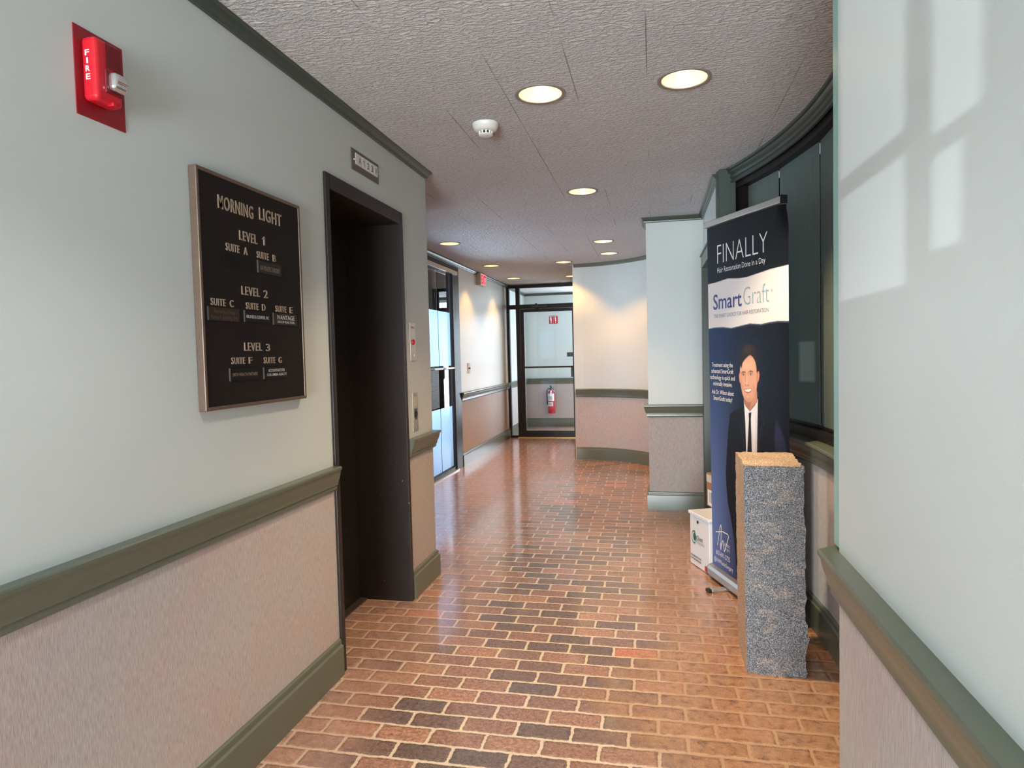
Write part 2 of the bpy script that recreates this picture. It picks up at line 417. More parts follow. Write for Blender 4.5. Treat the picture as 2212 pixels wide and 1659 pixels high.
_tc = {}
def text_shape(s, bold=0., extrude=0., spacing=1.0, shear=0.):
    if s == '1':                                                    # the built-in font's 1 is a bare stem; give it its flag
        o_ = [(0, .66), (0, .79), (.13, .82), (.22, .89), (.27, 1.0), (.48, 1.0), (.48, 0), (.24, 0), (.24, .66)]; n = len(o_)
        if not extrude: return [(x_, y_, 0) for x_, y_ in o_], [tuple(range(n))]
        return [(x_, y_, -.5) for x_, y_ in o_]+[(x_, y_, .5) for x_, y_ in o_], [tuple(range(n))[::-1], tuple(range(n, 2*n))]+[(i, (i+1) % n, n+(i+1) % n, n+i) for i in range(n)]
    key = (s, bold, extrude, spacing, shear)
    if key in _tc: return _tc[key]
    cu_ = bpy.data.curves.new('t', 'FONT'); cu_.body = s; cu_.size = 1; cu_.offset = bold; cu_.extrude = extrude; cu_.space_character = spacing
    cu_.shear = shear; cu_.resolution_u = 3
    o = bpy.data.objects.new('t', cu_); COL.objects.link(o)
    dg = bpy.context.evaluated_depsgraph_get(); ev = o.evaluated_get(dg); me = ev.to_mesh()
    vs = [tuple(v.co) for v in me.vertices]; fs = [tuple(p.vertices) for p in me.polygons]
    ev.to_mesh_clear(); bpy.data.objects.remove(o); bpy.data.curves.remove(cu_)
    _tc[key] = (vs, fs); return vs, fs
def put_text(mb, s, org, ex, ey, x0, x1, y0, y1, bold=0., thick=.0, mi=0, fn=None, lift=.0006, spacing=1.0, fit_caps=True):
    """Fit the text's box to [x0,x1] x [y0,y1] (y0 = baseline, y1 = top of the tallest capital) in the plane org + ex*x + ey*y."""
    vs, fs = text_shape(s, bold, 0.5 if thick else 0., spacing)
    if not vs: return
    xs = [v[0] for v in vs]; cap = max(v[1] for v in vs); a, b = min(xs), max(xs)
    sx = (x1-x0)/(b-a); sy = (y1-y0)/cap
    if x1 is None: sx = sy
    ex, ey = Vector(ex), Vector(ey); nn = ex.cross(ey)
    out = []
    for x, y, z in vs:
        X = x0+(x-a)*sx; Y = y0+y*sy
        D = (lift+(z+.5)*thick) if thick else lift
        out.append(fn(X, Y, D) if fn else Vector(org)+ex*X+ey*Y+nn*D)
    mb.add(out, fs, mi)

# ------------------------------------------------------------------ key dimensions
XL = -1.382; XF = -2.39; ZC = 2.555; XR = .41; YEND = 10.85; YV = 12.52
E0, E1, ETOP = 2.647, 3.542, 2.21
RAIL = [(0, .930), (.039, .930), (.043, .926), (.043, .917), (.039, .913), (.036, .906), (.034, .893), (.029, .876), (.024, .864), (.022, .855), (.022, .849), (.017, .845), (.017, .831), (.012, .825), (0, .819)]
BASE = [(0, .162), (.005, .162), (.011, .157), (.013, .149), (.011, .141), (.012, .136), (.020, .130), (.021, .122), (.021, 0), (0, 0)]
CROWN = [(0, ZC), (.036, ZC), (.036, ZC-.008), (.030, ZC-.012), (.027, ZC-.020), (.020, ZC-.027), (.014, ZC-.032), (.012, ZC-.040), (.006, ZC-.043), (0, ZC-.044)]
def arc(cx, cy, r, a0, a1, n):
    return [(cx+r*math.cos(R(a0+(a1-a0)*i/n)), cy+r*math.sin(R(a0+(a1-a0)*i/n))) for i in range(n+1)]
def wallbox(mb, x0, x1, y0, y1, z0=0., z1=ZC):
    """paint above the rail, wallpaper below"""
    if z0 < .88: mb.box(x0, x1, y0, y1, z0, .88, 1)
    mb.box(x0, x1, y0, y1, max(z0, .88), z1, 0)
PW = [M['paint'], M['paper']]

# ------------------------------------------------------------------ floor and ceiling
f = MB(); f.add([(-4.6, -5.8, 0), (1.6, -5.8, 0), (1.6, 13.0, 0), (-4.6, 13.0, 0)], [(0, 1, 2, 3)]); f.box(-4.6, 1.6, -5.8, 13, -.1, -.002)
struct(f.build('floor', M['floor']), 'red brick paver floor of the corridor', 'floor')
c = MB(); c.box(-4.6, 1.6, -2.6, 13.0, ZC, ZC+.12)
struct(c.build('ceiling', M['ceiling']), 'rough sprayed grey ceiling with recessed lamps', 'ceiling')

# ------------------------------------------------------------------ left wall with elevator opening
b = MB()
wallbox(b, -2.3, XL, -2.5, E0); wallbox(b, -2.42, XL, E1, 3.977)
b.box(-2.3, XL, E0, E1, ETOP, ZC, 0); b.box(-2.3, -1.78, E0, E1, 0, ETOP, 0)
struct(b.build('wall_left', PW), 'pale wall holding the plaque and the elevator doorway')
s = MB(); s.sweep(RAIL, [(XL, -2.5), (XL, E0-.004)], -1)
s2 = MB(); s2.sweep(RAIL, [(XL, E1+.004), (XL, 3.977), (-2.39, 3.977)], -1)
struct(s.build('trim_1', M['trim'], smooth=True), 'sage green chair rail below the bronze plaque', 'chair rail')
struct(s2.build('trim_2', M['trim'], smooth=True), 'short sage green chair rail right of the elevator doorway', 'chair rail')
s = MB(); s.sweep(BASE, [(XL, -2.5), (XL, E0-.006)], -1)
struct(s.build('baseboard_left', M['trim'], smooth=True), 'tall sage green baseboard below the plaque wall', 'baseboard')
s = MB(); s.sweep(BASE, [(XL, E1+.006), (XL, 3.977), (-2.39, 3.977)], -1)
struct(s.build('baseboard_left.001', M['trim'], smooth=True), 'short green baseboard right of the elevator doorway', 'baseboard')
s = MB(); s.sweep(CROWN, [(XL, -2.5), (XL, 3.977), (-2.39, 3.977)], -1)
struct(s.build('trim_3', M['crown'], smooth=True), 'shade-darkened green crown moulding above the elevator wall', 'crown moulding')

# elevator doorway
d1 = thing('door_1', 'dark brown elevator doorway in the left wall', 'elevator door', (XL, (E0+E1)/2, 0), kind='structure')
fr = MB(); FW = .036; HF = .068; X1 = XL+.012; XB = -1.695
for y0, y1 in ((E0, E0+FW), (E1-FW, E1)): fr.box(X1, XB, y0, y1, 0, ETOP)
fr.box(X1, XB, E0+FW, E1-FW, ETOP-HF, ETOP)
fr.build('door_frame', M['bronze_frame'], d1, bevel=.003)
lf = MB(); lf.box(XB-.04, XB+.005, E0+FW, E1-FW, .004, ETOP-HF); lf.box(XB+.005, XB+.008, 3.08, 3.086, .004, ETOP-HF)
lf.build('sliding_leaf', M['elev_leaf'], d1)
th_ = MB(); th_.box(XB-.02, XB+.05, E0+FW, E1-FW, 0, .008); th_.build('sill_plate', M['steel_dark'], d1)

# ------------------------------------------------------------------ far left wall with glass doors
G0, G1 = 5.25, 8.0
b = MB(); wallbox(b, -2.5, XF, G1, YEND); wallbox(b, -2.5, XF, 3.977, G0); b.box(-2.5, XF, G0, G1, 2.50, ZC, 0)
struct(b.build('wall_left.001', PW), 'bright far wall beyond the glass doors, with switch and exit sign')
s = MB(); s.sweep(RAIL, [(XF, G1+.004), (XF, YEND-.03)], -1)
struct(s.build('trim_4', M['trim'], smooth=True), 'green chair rail on the far wall under the light switch', 'chair rail')
s = MB(); s.sweep(BASE, [(XF, G1+.004), (XF, YEND-.03)], -1)
struct(s.build('baseboard_left.002', M['trim'], smooth=True), 'green baseboard of the far wall running to the glass exit door', 'baseboard')
s = MB(); s.sweep(CROWN, [(XF, 3.977), (XF, YEND-.03)], -1)
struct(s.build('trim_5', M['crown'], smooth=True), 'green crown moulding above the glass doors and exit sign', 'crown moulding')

d2 = thing('door_2', 'frosted glass double doors in a dark frame, left side', 'glass door', (XF, 6.6, 0), kind='structure')
fr = MB()
fr.box(XF-.07, XF+.012, 7.74, 8.0, 0, 2.50); fr.box(XF-.07, XF+.012, G0, G0+.08, 0, 2.5)
fr.box(XF-.07, XF+.012, G0+.08, 7.74, 2.40, 2.50); fr.box(XF-.05, XF, G0+.08, 7.74, 0, .045)
fr.build('door_frame', M['dark_alu'], d2, bevel=.002)
hd = MB(); hd.box(XF+.012, XF+.03, G0, 7.9, 2.395, 2.44); hd.build('header_track', M['silver'], d2)
for k, (y0, y1) in enumerate(((7.272, 7.72), (6.36, 7.262), (5.40, 6.35))):
    p = MB(); p.box(XF-.040, XF-.030, y0, y1, .05, 2.395); pane = p.build('glass_leaf', M['glass_door'], d2)
    for z0, z1 in ((.055, .79), (1.285, 1.925)):
        q = MB(); q.box(XF-.029, XF-.0285, y0+.004, y1-.004, z0, z1); q.build('frosted_band', M['frost'], pane)
    if k == 1:
        q = MB()
        for i in range(30): q.box(XF-.0285, XF-.027, y0+.02, y1-.03, .81+i*.0155, .81+i*.0155+.012)
        q.build('striped_panel', M['black'], pane)
    h = MB(); ya, yb = (y0+.03, y0+.36) if k == 0 else (y1-.06, y1-.36)
    if k < 2:
        h.tube([(XF+.03, ya, 1.255), (XF+.03, yb, 1.255)], .013)
        h.tube([(XF-.03, ya*.85+yb*.15, 1.255), (XF+.03, ya*.85+yb*.15, 1.255)], .008); h.tube([(XF-.03, ya*.15+yb*.85, 1.255), (XF+.03, ya*.15+yb*.85, 1.255)], .008)
        h.build('pull_handle', M['silver'], pane, smooth=True)
t_ = MB(); t_.box(XF-.05, XF+.04, G0+.08, 7.74, 0, .014); t_.build('threshold', M['silver'], d2)

# room behind the glass doors
b = MB(); b.box(-4.4, -4.3, 4.9, 8.6, 0, .9); b.box(-4.4, -4.3, 4.9, 8.6, 2.2, ZC)
b.box(-4.4, -4.3, 4.9, 5.6, .9, 2.2); b.box(-4.4, -4.3, 6.9, 7.0, .9, 2.2); b.box(-4.4, -4.3, 8.3, 8.6, .9, 2.2)
b.box(-4.4, -2.5, 4.8, 4.9, 0, ZC); b.box(-4.4, -2.5, 8.6, 8.7, 0, ZC)
struct(b.build('wall_left.002', M['room_dark']), 'dark walls of the room behind the frosted glass doors')

# ------------------------------------------------------------------ end glass door and vestibule
d3 = thing('door_3', 'glass exit door with dark frame at the end of the corridor', 'glass door', (-1.7, YEND, 0), kind='structure')
fr = MB()
def vbar(x0, x1, z0=0., z1=2.5): fr.box(x0, x1, YEND-.03, YEND+.05, z0, z1)
vbar(-2.39, -2.352); vbar(-2.238, -2.172); vbar(-1.246, -1.15)
fr.box(-2.39, -1.15, YEND-.03, YEND+.05, 2.50, ZC)
for a, bb in ((-2.352, -2.238), (-2.172, -1.246)): fr.box(a, bb, YEND-.03, YEND+.05, 2.155, 2.225)
fr.box(-2.352, -2.238, YEND-.03, YEND+.05, 0, .035)
fr.build('door_frame', M['dark_alu'], d3, bevel=.002)
p = MB(); p.box(-2.352, -2.238, YEND, YEND+.008, .035, 2.155); p.build('side_pane', M['glass'], d3)
p = MB(); p.box(-2.352, -2.238, YEND, YEND+.008, 2.225, 2.5); p.box(-2.172, -1.246, YEND, YEND+.008, 2.225, 2.5); p.build('transom_pane', M['glass'], d3)
lf = MB(); Y0, Y1 = YEND-.025, YEND+.02
lf.box(-2.166, -2.104, Y0, Y1, .012, 2.15); lf.box(-1.298, -1.252, Y0, Y1, .012, 2.15)
lf.box(-2.104, -1.298, Y0, Y1, 2.098, 2.15); lf.box(-2.104, -1.298, Y0, Y1, .012, .115)
leaf = lf.build('door_leaf', M['dark_alu'], d3, bevel=.002)
p = MB(); p.box(-2.104, -1.298, YEND-.004, YEND+.004, .115, 2.098); p.build('pane', M['glass'], leaf)
p = MB(); p.tube([(-2.13, YEND-.06, 1.18), (-1.29, YEND-.06, 1.18)], .014); p.tube([(-2.13, YEND-.06, 1.18), (-2.13, YEND-.02, 1.18)], .011); p.tube([(-1.27, YEND-.06, 1.18), (-1.27, YEND-.02, 1.18)], .011)
p.box(-1.33, -1.27, YEND-.06, YEND-.02, 1.165, 1.195); p.box(-1.33, -1.298, YEND-.05, YEND-.02, 1.01, 1.18)
p.build('push_bar', M['black'], leaf, smooth=True)
p = MB(); p.box(-1.385, -1.275, YEND-.07, YEND-.02, 1.345, 1.415)
for i in range(4): p.box(-1.395, -1.385, YEND-.06, YEND-.03, 1.348+i*.017, 1.356+i*.017)
p.build('lock_case', M['black'], leaf, bevel=.003)
p = MB(); p.box(-1.98, -1.70, YEND-.075, YEND-.02, 2.165, 2.205); p.box(-1.90, -1.86, YEND-.09, YEND-.02, 2.19, 2.235)
p.tube([(-1.93, YEND-.06, 2.16), (-1.86, YEND-.16, 2.145), (-1.78, YEND-.06, 2.13)], .008)
p.build('door_closer', M['black'], d3, bevel=.003)
p = MB(); p.box(-2.238, -1.15, YEND-.07, YEND+.05, 0, .014); p.build('threshold', M['brass'], d3)

b = MB(); wallbox(b, -4.4, .6, YV, YV+.1); struct(b.build('wall_far', PW), 'end wall of the vestibule behind the glass exit door')
b = MB(); wallbox(b, -2.51, -2.41, YEND, YV); struct(b.build('wall_left.003', PW), 'left wall of the vestibule beyond the exit door')
b = MB(); wallbox(b, -1.15, -1.0, YEND-.02, YEND+.08); wallbox(b, -1.0, .6, YEND, YEND+.08); struct(b.build('wall_right.001', PW), 'wall pier right of the exit door frame')
b = MB(); b.box(.5, .6, YEND+.08, YV, 0, .5, 0); b.box(.5, .6, YEND+.08, YV, 2.45, ZC, 0); struct(b.build('wall_right.002', PW), 'window wall on the right of the vestibule')
s = MB(); s.sweep(RAIL, [(-2.41, YEND+.06), (-2.41, YV), (.5, YV)], -1); struct(s.build('trim_6', M['trim'], smooth=True), 'green chair rail above the fire extinguisher', 'chair rail')
s = MB(); s.sweep(BASE, [(-2.41, YEND+.06), (-2.41, YV), (.5, YV)], -1); struct(s.build('baseboard_far', M['trim'], smooth=True), 'green baseboard below the fire extinguisher', 'baseboard')
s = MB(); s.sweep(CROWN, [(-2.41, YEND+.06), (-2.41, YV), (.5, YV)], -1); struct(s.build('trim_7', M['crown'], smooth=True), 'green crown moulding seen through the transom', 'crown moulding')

# ------------------------------------------------------------------ curved beige-lit wall and column
BC = (-.985, 7.475); BR = 1.171
pts = arc(*BC, BR, 91.0, 0, 28); pts = pts+[(pts[-1][0], 6.0)]
b = MB()
for z0, z1, mi in ((0, .88, 1), (.88, ZC, 0)):
    b.sweep([(0, z0), (0, z1), (-.12, z1), (-.12, z0)], pts, -1, mi)
wallbox(b, -1.02, -.90, BC[1]+BR-.005, YEND-.02)
struct(b.build('wall_right', PW), 'curved wall lit warm by a downlight, right of the exit door')
q = [(-1.005, YEND-.03)]+[(-1.005, pts[0][1]-.0)]+pts[1:]
s = MB(); s.sweep(RAIL, pts, -1); struct(s.build('trim_8', M['trim'], smooth=True), 'green chair rail bending round the warm lit curved wall', 'chair rail')
s = MB(); s.sweep(BASE, pts, -1); struct(s.build('baseboard_right', M['trim'], smooth=True), 'green baseboard bending round the warm lit curved wall', 'baseboard')
s = MB(); s.sweep(CROWN, pts, -1); struct(s.build('trim_9', M['trim'], smooth=True), 'dark crown moulding of the warm lit curved wall', 'crown moulding')

YC = 5.905; XC0 = -.050; XW = .43
b = MB(); wallbox(b, XC0, 1.2, YC, 6.25); struct(b.build('wall_right.003', PW), 'cool white pier facing the camera beside the banner')
s = MB(); s.sweep(RAIL, [(XC0, 6.25), (XC0, YC), (XW-.005, YC)], -1); struct(s.build('trim_10', M['trim'], smooth=True), 'green chair rail across the pier beside the banner', 'chair rail')
s = MB(); s.sweep(BASE, [(XC0, 6.25), (XC0, YC), (XW-.005, YC)], -1); struct(s.build('baseboard_right.001', M['trim'], smooth=True), 'green baseboard across the pier beside the banner', 'baseboard')

# ------------------------------------------------------------------ straight wall with side door, then the bow window
WC = (-2.74, 3.1); WR = 3.53
b = MB(); wallbox(b, XW, 1.2, 5.80, YC); b.box(XW, 1.2, 4.86, 5.80, 2.10, ZC, 0); wallbox(b, XW, 1.2, 4.57, 4.86)
struct(b.build('wall_right.004', PW), 'narrow wall between the pier and the bow window, behind the banner')
d4 = thing('door_4', 'door with green casing in the wall behind the banner', 'door', (XW, 5.33, 0), kind='structure')
p = MB()
p.box(XW-.022, XW+.10, 5.78, 5.885, 0, 2.09); p.box(XW-.022, XW+.10, 4.78, 4.88, 0, 2.09); p.box(XW-.022, XW+.10, 4.78, 5.885, 2.09, 2.19)
p.box(XW-.032, XW+.0, 4.77, 5.895, 2.19, 2.205)
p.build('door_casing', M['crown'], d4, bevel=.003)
p = MB(); p.box(XW+.05, XW+.09, 4.88, 5.78, .01, 2.09); p.build('door_leaf', M['elev_leaf'], d4)

A0 = math.degrees(math.asin((1.66-WC[1])/WR)); A1 = math.degrees(math.asin((4.50-WC[1])/WR))
def ring(r, a0=A0, a1=A1, n=40): return arc(*WC, r, a0, a1, n)
b = MB(); b.sweep([(0, 0), (0, .90), (-.25, .90), (-.25, 0)], ring(WR), 1, 1)
b.sweep([(0, 2.50), (0, ZC), (-.2, ZC), (-.2, 2.50)], ring(WR), 1, 0)
struct(b.build('wall_right', PW), 'bowed wallpapered wall under the shaded bow window')
s = MB(); s.sweep(BASE, ring(WR), 1); struct(s.build('baseboard_right', M['trim'], smooth=True), 'curved green baseboard behind the granite pillar', 'baseboard')
w1 = thing('window_1', 'bowed window with dark frame and green sill behind the banner', 'window', (.75, 3.1, .9), kind='structure')
s = MB(); sill = [(.045, .935), (.050, .931), (.050, .921), (.045, .917), (.041, .910), (.039, .896), (.031, .878), (.025, .866), (.022, .856), (.022, .850), (.016, .846), (.016, .832), (.010, .826), (0, .820), (-.12, .86), (-.12, .935)]
s.sweep(sill, ring(WR), 1); s.build('sill', M['trim'], w1, smooth=True)
s = MB(); s.sweep([(0, 2.460), (.014, 2.460), (.014, 2.474), (.008, 2.478), (.008, 2.484), (.017, 2.490), (.019, 2.503), (.013, 2.508), (.013, 2.514), (.024, 2.520), (.032, 2.532), (.027, 2.537), (.038, 2.541), (.040, ZC-.001), (0, ZC-.001)], ring(WR), 1)
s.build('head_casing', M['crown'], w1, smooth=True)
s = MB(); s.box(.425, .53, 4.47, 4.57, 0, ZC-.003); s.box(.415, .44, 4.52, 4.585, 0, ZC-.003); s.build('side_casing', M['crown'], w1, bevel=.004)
s = MB(); s.box(XR+.0, XR+.10, 1.615, 1.66, .937, ZC-.003); s.build('side_casing', M['teal'], w1, bevel=.002)
s = MB()
s.sweep([(0, .936), (0, .985), (-.07, .985), (-.07, .936)], ring(3.555), 1)
s.sweep([(0, 2.425), (0, 2.50), (-.07, 2.50), (-.07, 2.425)], ring(3.545), 1)
for a in (A0+.6, A1-.9):
    s.sweep([(0, .98), (0, 2.43), (-.07, 2.43), (-.07, .98)], ring(3.557, a-.65, a+.65, 2), 1)
SE = [4.47, 4.085, 3.59, 2.85, 2.25, 1.74]
ang = [math.degrees(math.asin((y-WC[1])/3.59)) for y in SE]
for a in ang[1:-1]: s.sweep([(0, .98), (0, 2.43), (-.05, 2.43), (-.05, .98)], ring(3.66, a-.35, a+.35, 2), 1)
s.build('window_frame', M['dark_alu'], w1)
s = MB(); s.sweep([(0, .98), (0, 2.43), (-.006, 2.43), (-.006, .98)], ring(3.70, n=12), 1); s.build('pane', M['glass'], w1)
SL = ['dark mesh roller shade behind the top of the banner, at the far casing', 'dark mesh roller shade just past the banner pole end, second from the far casing', 'dark mesh roller shade beside the pale wall corner, above the sill',
      'dark mesh roller shade hidden round the pale wall corner', 'dark mesh roller shade at the near end of the bow window']
for i in range(5):
    a, bb = ang[i]-.12, ang[i+1]+.12
    (xa, ya), (xb, yb) = ring(3.60, a, bb, 1)
    dv = Vector((xb-xa, yb-ya)).normalized(); nv = Vector((-dv.y, dv.x)); m_ = ((xa+xb)/2, (ya+yb)/2)
    t_ = thing('roller_shade', SL[i], 'window shade', (m_[0], m_[1], .985), group='mesh shades across the bow window')
    def flat(p0, p1, th, z0, z1):
        o_ = [(p0[0], p0[1], 0), (p1[0], p1[1], 0), (p1[0]-nv.x*th*-1, p1[1]+nv.y*th, 0), (p0[0]+nv.x*th, p0[1]+nv.y*th, 0)]
        return [Vector(k) for k in o_]
    q = MB(); q.prism(flat((xa, ya), (xb, yb), .002, 0, 0), (0, 0, 1.0), (0, 0, 2.425)); q.build('shade_cloth', M['blind'], t_)
    q = MB(); q.prism(flat((xa, ya), (xb, yb), .012, 0, 0), (0, 0, .988), (0, 0, 1.004)); q.build('hem_bar', M['dark_alu'], t_)

# crown over pier, narrow wall
s = MB(); s.sweep(CROWN, [(XC0, 6.25), (XC0, YC), (XW, YC), (XW, 4.585)], -1)
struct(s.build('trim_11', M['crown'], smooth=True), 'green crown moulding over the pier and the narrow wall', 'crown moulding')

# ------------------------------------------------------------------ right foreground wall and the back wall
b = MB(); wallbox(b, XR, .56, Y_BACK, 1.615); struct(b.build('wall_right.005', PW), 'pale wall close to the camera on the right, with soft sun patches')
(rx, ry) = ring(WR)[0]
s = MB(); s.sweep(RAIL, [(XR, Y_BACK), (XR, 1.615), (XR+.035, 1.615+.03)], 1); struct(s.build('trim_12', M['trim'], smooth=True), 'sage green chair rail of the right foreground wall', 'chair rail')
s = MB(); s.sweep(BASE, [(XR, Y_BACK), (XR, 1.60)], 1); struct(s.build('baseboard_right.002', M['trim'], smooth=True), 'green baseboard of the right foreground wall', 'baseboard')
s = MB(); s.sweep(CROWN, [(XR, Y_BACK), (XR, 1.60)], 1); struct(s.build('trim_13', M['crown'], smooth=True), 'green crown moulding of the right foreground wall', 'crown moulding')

def back(px, py, pz):
    t = (Y_BACK-SUN_P.y)/(py-SUN_P.y); return (SUN_P.x+(px-SUN_P.x)*t, SUN_P.z+(pz-SUN_P.z)*t)
holes = []  # made-up openings, traced back from the wanted sun patches to shape the spot
def hole(p, q):
    a = back(*p); bb = back(*q); holes.append((min(a[0], bb[0]), max(a[0], bb[0]), min(a[1], bb[1]), max(a[1], bb[1])))
hole((XR, 1.66, 1.50), (XR, 1.215, 1.715)); hole((XR, 1.66, 1.765), (XR, 1.215, 2.5))
hole((XR, 1.165, 1.54), (XR, 1.01, 1.675)); hole((XR, 1.165, 1.71), (XR, .955, 2.5))
hole((.760, 3.56, .12), (.785, 3.30, .93)); hole((.815, 3.665, 1.22), (.771, 3.895, 1.43))
xs = sorted({-3.6, .56}|{h[0] for h in holes}|{h[1] for h in holes}); zs = sorted({0., ZC}|{h[2] for h in holes}|{h[3] for h in holes})
b = MB()
for i in range(len(xs)-1):
    for j in range(len(zs)-1):
        xm, zm = (xs[i]+xs[i+1])/2, (zs[j]+zs[j+1])/2
        if not any(h[0] < xm < h[1] and h[2] < zm < h[3] for h in holes): b.box(xs[i], xs[i+1], Y_BACK-.02, Y_BACK, zs[j], zs[j+1])
b.box(-3.7, -3.6, Y_BACK, -2.4, 0, ZC); b.box(-3.6, -2.3, -2.5, -2.4, 0, ZC)
struct(b.build('wall_back_mask', M['paint']), 'unseen wall behind the camera, holes shaped to cast the sun patches')

# ------------------------------------------------------------------ downlights
K = (ZC-CAM_H)/(2.57-CAM_H)
LAMPS = [(-.482, 2.992, 'large lit recessed downlight next to the smoke detector'), (.147, 2.996, 'large lit recessed downlight above the granite pillar'), (-.487, 4.841, 'lit recessed downlight alone at mid ceiling, beyond the smoke detector'),
         (-2.058, 6.635, 'recessed downlight in front of the frosted glass doors'), (-.501, 7.061, 'recessed downlight close before the pier corner, nearer of that pair'), (-.5, 7.936, 'recessed downlight close before the pier corner, farther of that pair'),
         (-1.113, 8.477, 'recessed downlight beside the outer edge of the curved wall'), (-2.064, 8.461, 'recessed downlight in front of the exit sign'), (-2.079, 9.972, 'recessed downlight before the exit door, on the far wall side'),
         (-1.189, 10.044, 'recessed downlight before the exit door, half hidden by the curved wall')]
def lamp_thing(x, y, label, power):
    t = thing('downlight', label, 'ceiling light', (x, y, ZC), group='recessed ceiling downlights')
    q = MB(); q.lathe([(.113, ZC-.0005), (.113, ZC-.005), (.106, ZC-.007), (.097, ZC-.004), (.095, ZC-.001)], (x, y, 0), 40, caps=False); q.build('trim_ring', M['cool_grey'], t, smooth=True)
    q = MB(); q.lathe([(.096, ZC-.003), (.092, ZC+.02), (.082, ZC+.06), (.066, ZC+.095), (.045, ZC+.118)], (x, y, 0), 40, caps=False); q.lathe([(.045, ZC+.118), (0, ZC+.119)], (x, y, 0), 40, caps=False)
    q.build('reflector_cone', M['gold'], t, smooth=True)
    q = MB(); q.lathe([(0, ZC+.117), (.025, ZC+.114), (.038, ZC+.100), (.040, ZC+.088), (.034, ZC+.078), (0, ZC+.070)], (x, y, 0), 24, caps=False); q.build('lamp_bulb', M['bulb'], t, smooth=True)
    l = bpy.data.lights.new('downlight_beam', 'SPOT'); l.energy = power; l.color = (1.0, .76, .48) if y < 4 else (1.0, .47, .11); l.spot_size = R(104); l.spot_blend = .55; l.shadow_soft_size = .03
    o = bpy.data.objects.new('downlight_beam', l); COL.objects.link(o); o.parent = t; o.location = (0, 0, -.004)
    l = bpy.data.lights.new('bulb_glow', 'POINT'); l.energy = .16; l.color = (1.0, .86, .62); l.shadow_soft_size = .01
    o = bpy.data.objects.new('bulb_glow', l); COL.objects.link(o); o.parent = t; o.location = (0, 0, .045)
# holes in the ceiling slab are cut with one boolean so the cans are real recesses
for i, (x, y, lb) in enumerate(LAMPS):
    lamp_thing(x*K, y*K, lb, [60, 105, 50, 42, 56, 46, 38, 36, 32, 38][i])
me = bpy.data.objects['ceiling'].data; me.clear_geometry()
import bmesh
def ceiling_mesh():
    """slab underside as a grid of strips with round openings left for the lamps"""
    vs, fs = [], []
    n = 40; rr = .0955
    cells = [(x*K, y*K) for x, y, _ in LAMPS]; s = .15
    xs = sorted({-4.6, 1.6}|{x-s for x, y in cells}|{x+s for x, y in cells}); ys = sorted({-5.8, 13.0}|{y-s for x, y in cells}|{y+s for x, y in cells})
    def inside(xm, ym): return next((c for c in cells if abs(c[0]-xm) < s and abs(c[1]-ym) < s), None)
    for i in range(len(xs)-1):
        for j in range(len(ys)-1):
            if inside((xs[i]+xs[i+1])/2, (ys[j]+ys[j+1])/2): continue
            b0 = len(vs); vs.extend([(xs[i], ys[j], ZC), (xs[i], ys[j+1], ZC), (xs[i+1], ys[j+1], ZC), (xs[i+1], ys[j], ZC)]); fs.append((b0, b0+1, b0+2, b0+3))
    for cx, cy in cells:
        b0 = len(vs)
        for k in range(n):
            a = 2*math.pi*(k+.5)/n; ca, sa = math.cos(a), math.sin(a); e = s/max(abs(ca), abs(sa))
            vs.append((cx+rr*ca, cy+rr*sa, ZC)); vs.append((cx+e*ca, cy+e*sa, ZC))
        for k in range(n): fs.append((b0+2*k, b0+2*k+1, b0+2*((k+1) % n)+1, b0+2*((k+1) % n)))
        for a in range(4):
            t = math.pi/4+a*math.pi/2; b1 = len(vs); vs.append((cx+s*(1 if math.cos(t) > 0 else -1), cy+s*(1 if math.sin(t) > 0 else -1), ZC))
            k0 = int((t/(2*math.pi))*n-.5); fs.append((b0+2*(k0 % n)+1, b1, b0+2*((k0+1) % n)+1))
    t0 = len(vs); vs.extend([(-4.6, -5.8, ZC+.14), (1.6, -5.8, ZC+.14), (1.6, 13, ZC+.14), (-4.6, 13, ZC+.14)]); fs.append((t0, t0+1, t0+2, t0+3))
    return vs, fs
vs, fs = ceiling_mesh(); me.from_pydata(vs, [], fs); me.update()

# ------------------------------------------------------------------ smoke detector
x, y = -.815*K, 3.299*K
t = thing('smoke_detector', 'white round smoke detector on the ceiling beside the large downlight', 'smoke detector', (x, y, ZC))
q = MB(); q.lathe([(.066, ZC), (.066, ZC-.012), (.062, ZC-.018), (.058, ZC-.026), (.050, ZC-.034), (.036, ZC-.038)], (x, y, 0), 36); q.build('body', M['white_plastic'], t, smooth=True)
q = MB()
for k in range(10):
    a = 2*math.pi*k/10; q.box(x+.031*math.cos(a)-.004, x+.031*math.cos(a)+.004, y+.031*math.sin(a)-.004, y+.031*math.sin(a)+.004, ZC-.053, ZC-.037)
q.lathe([(.036, ZC-.052), (.036, ZC-.056), (.030, ZC-.060), (.012, ZC-.061), (0, ZC-.061)], (x, y, 0), 30, caps=False); q.build('sensor_head', M['white_plastic'], t, smooth=True)
q = MB(); q.lathe([(.027, ZC-.037), (.027, ZC-.053)], (x, y, 0), 20); q.build('sensor_chamber', M['black'], t)

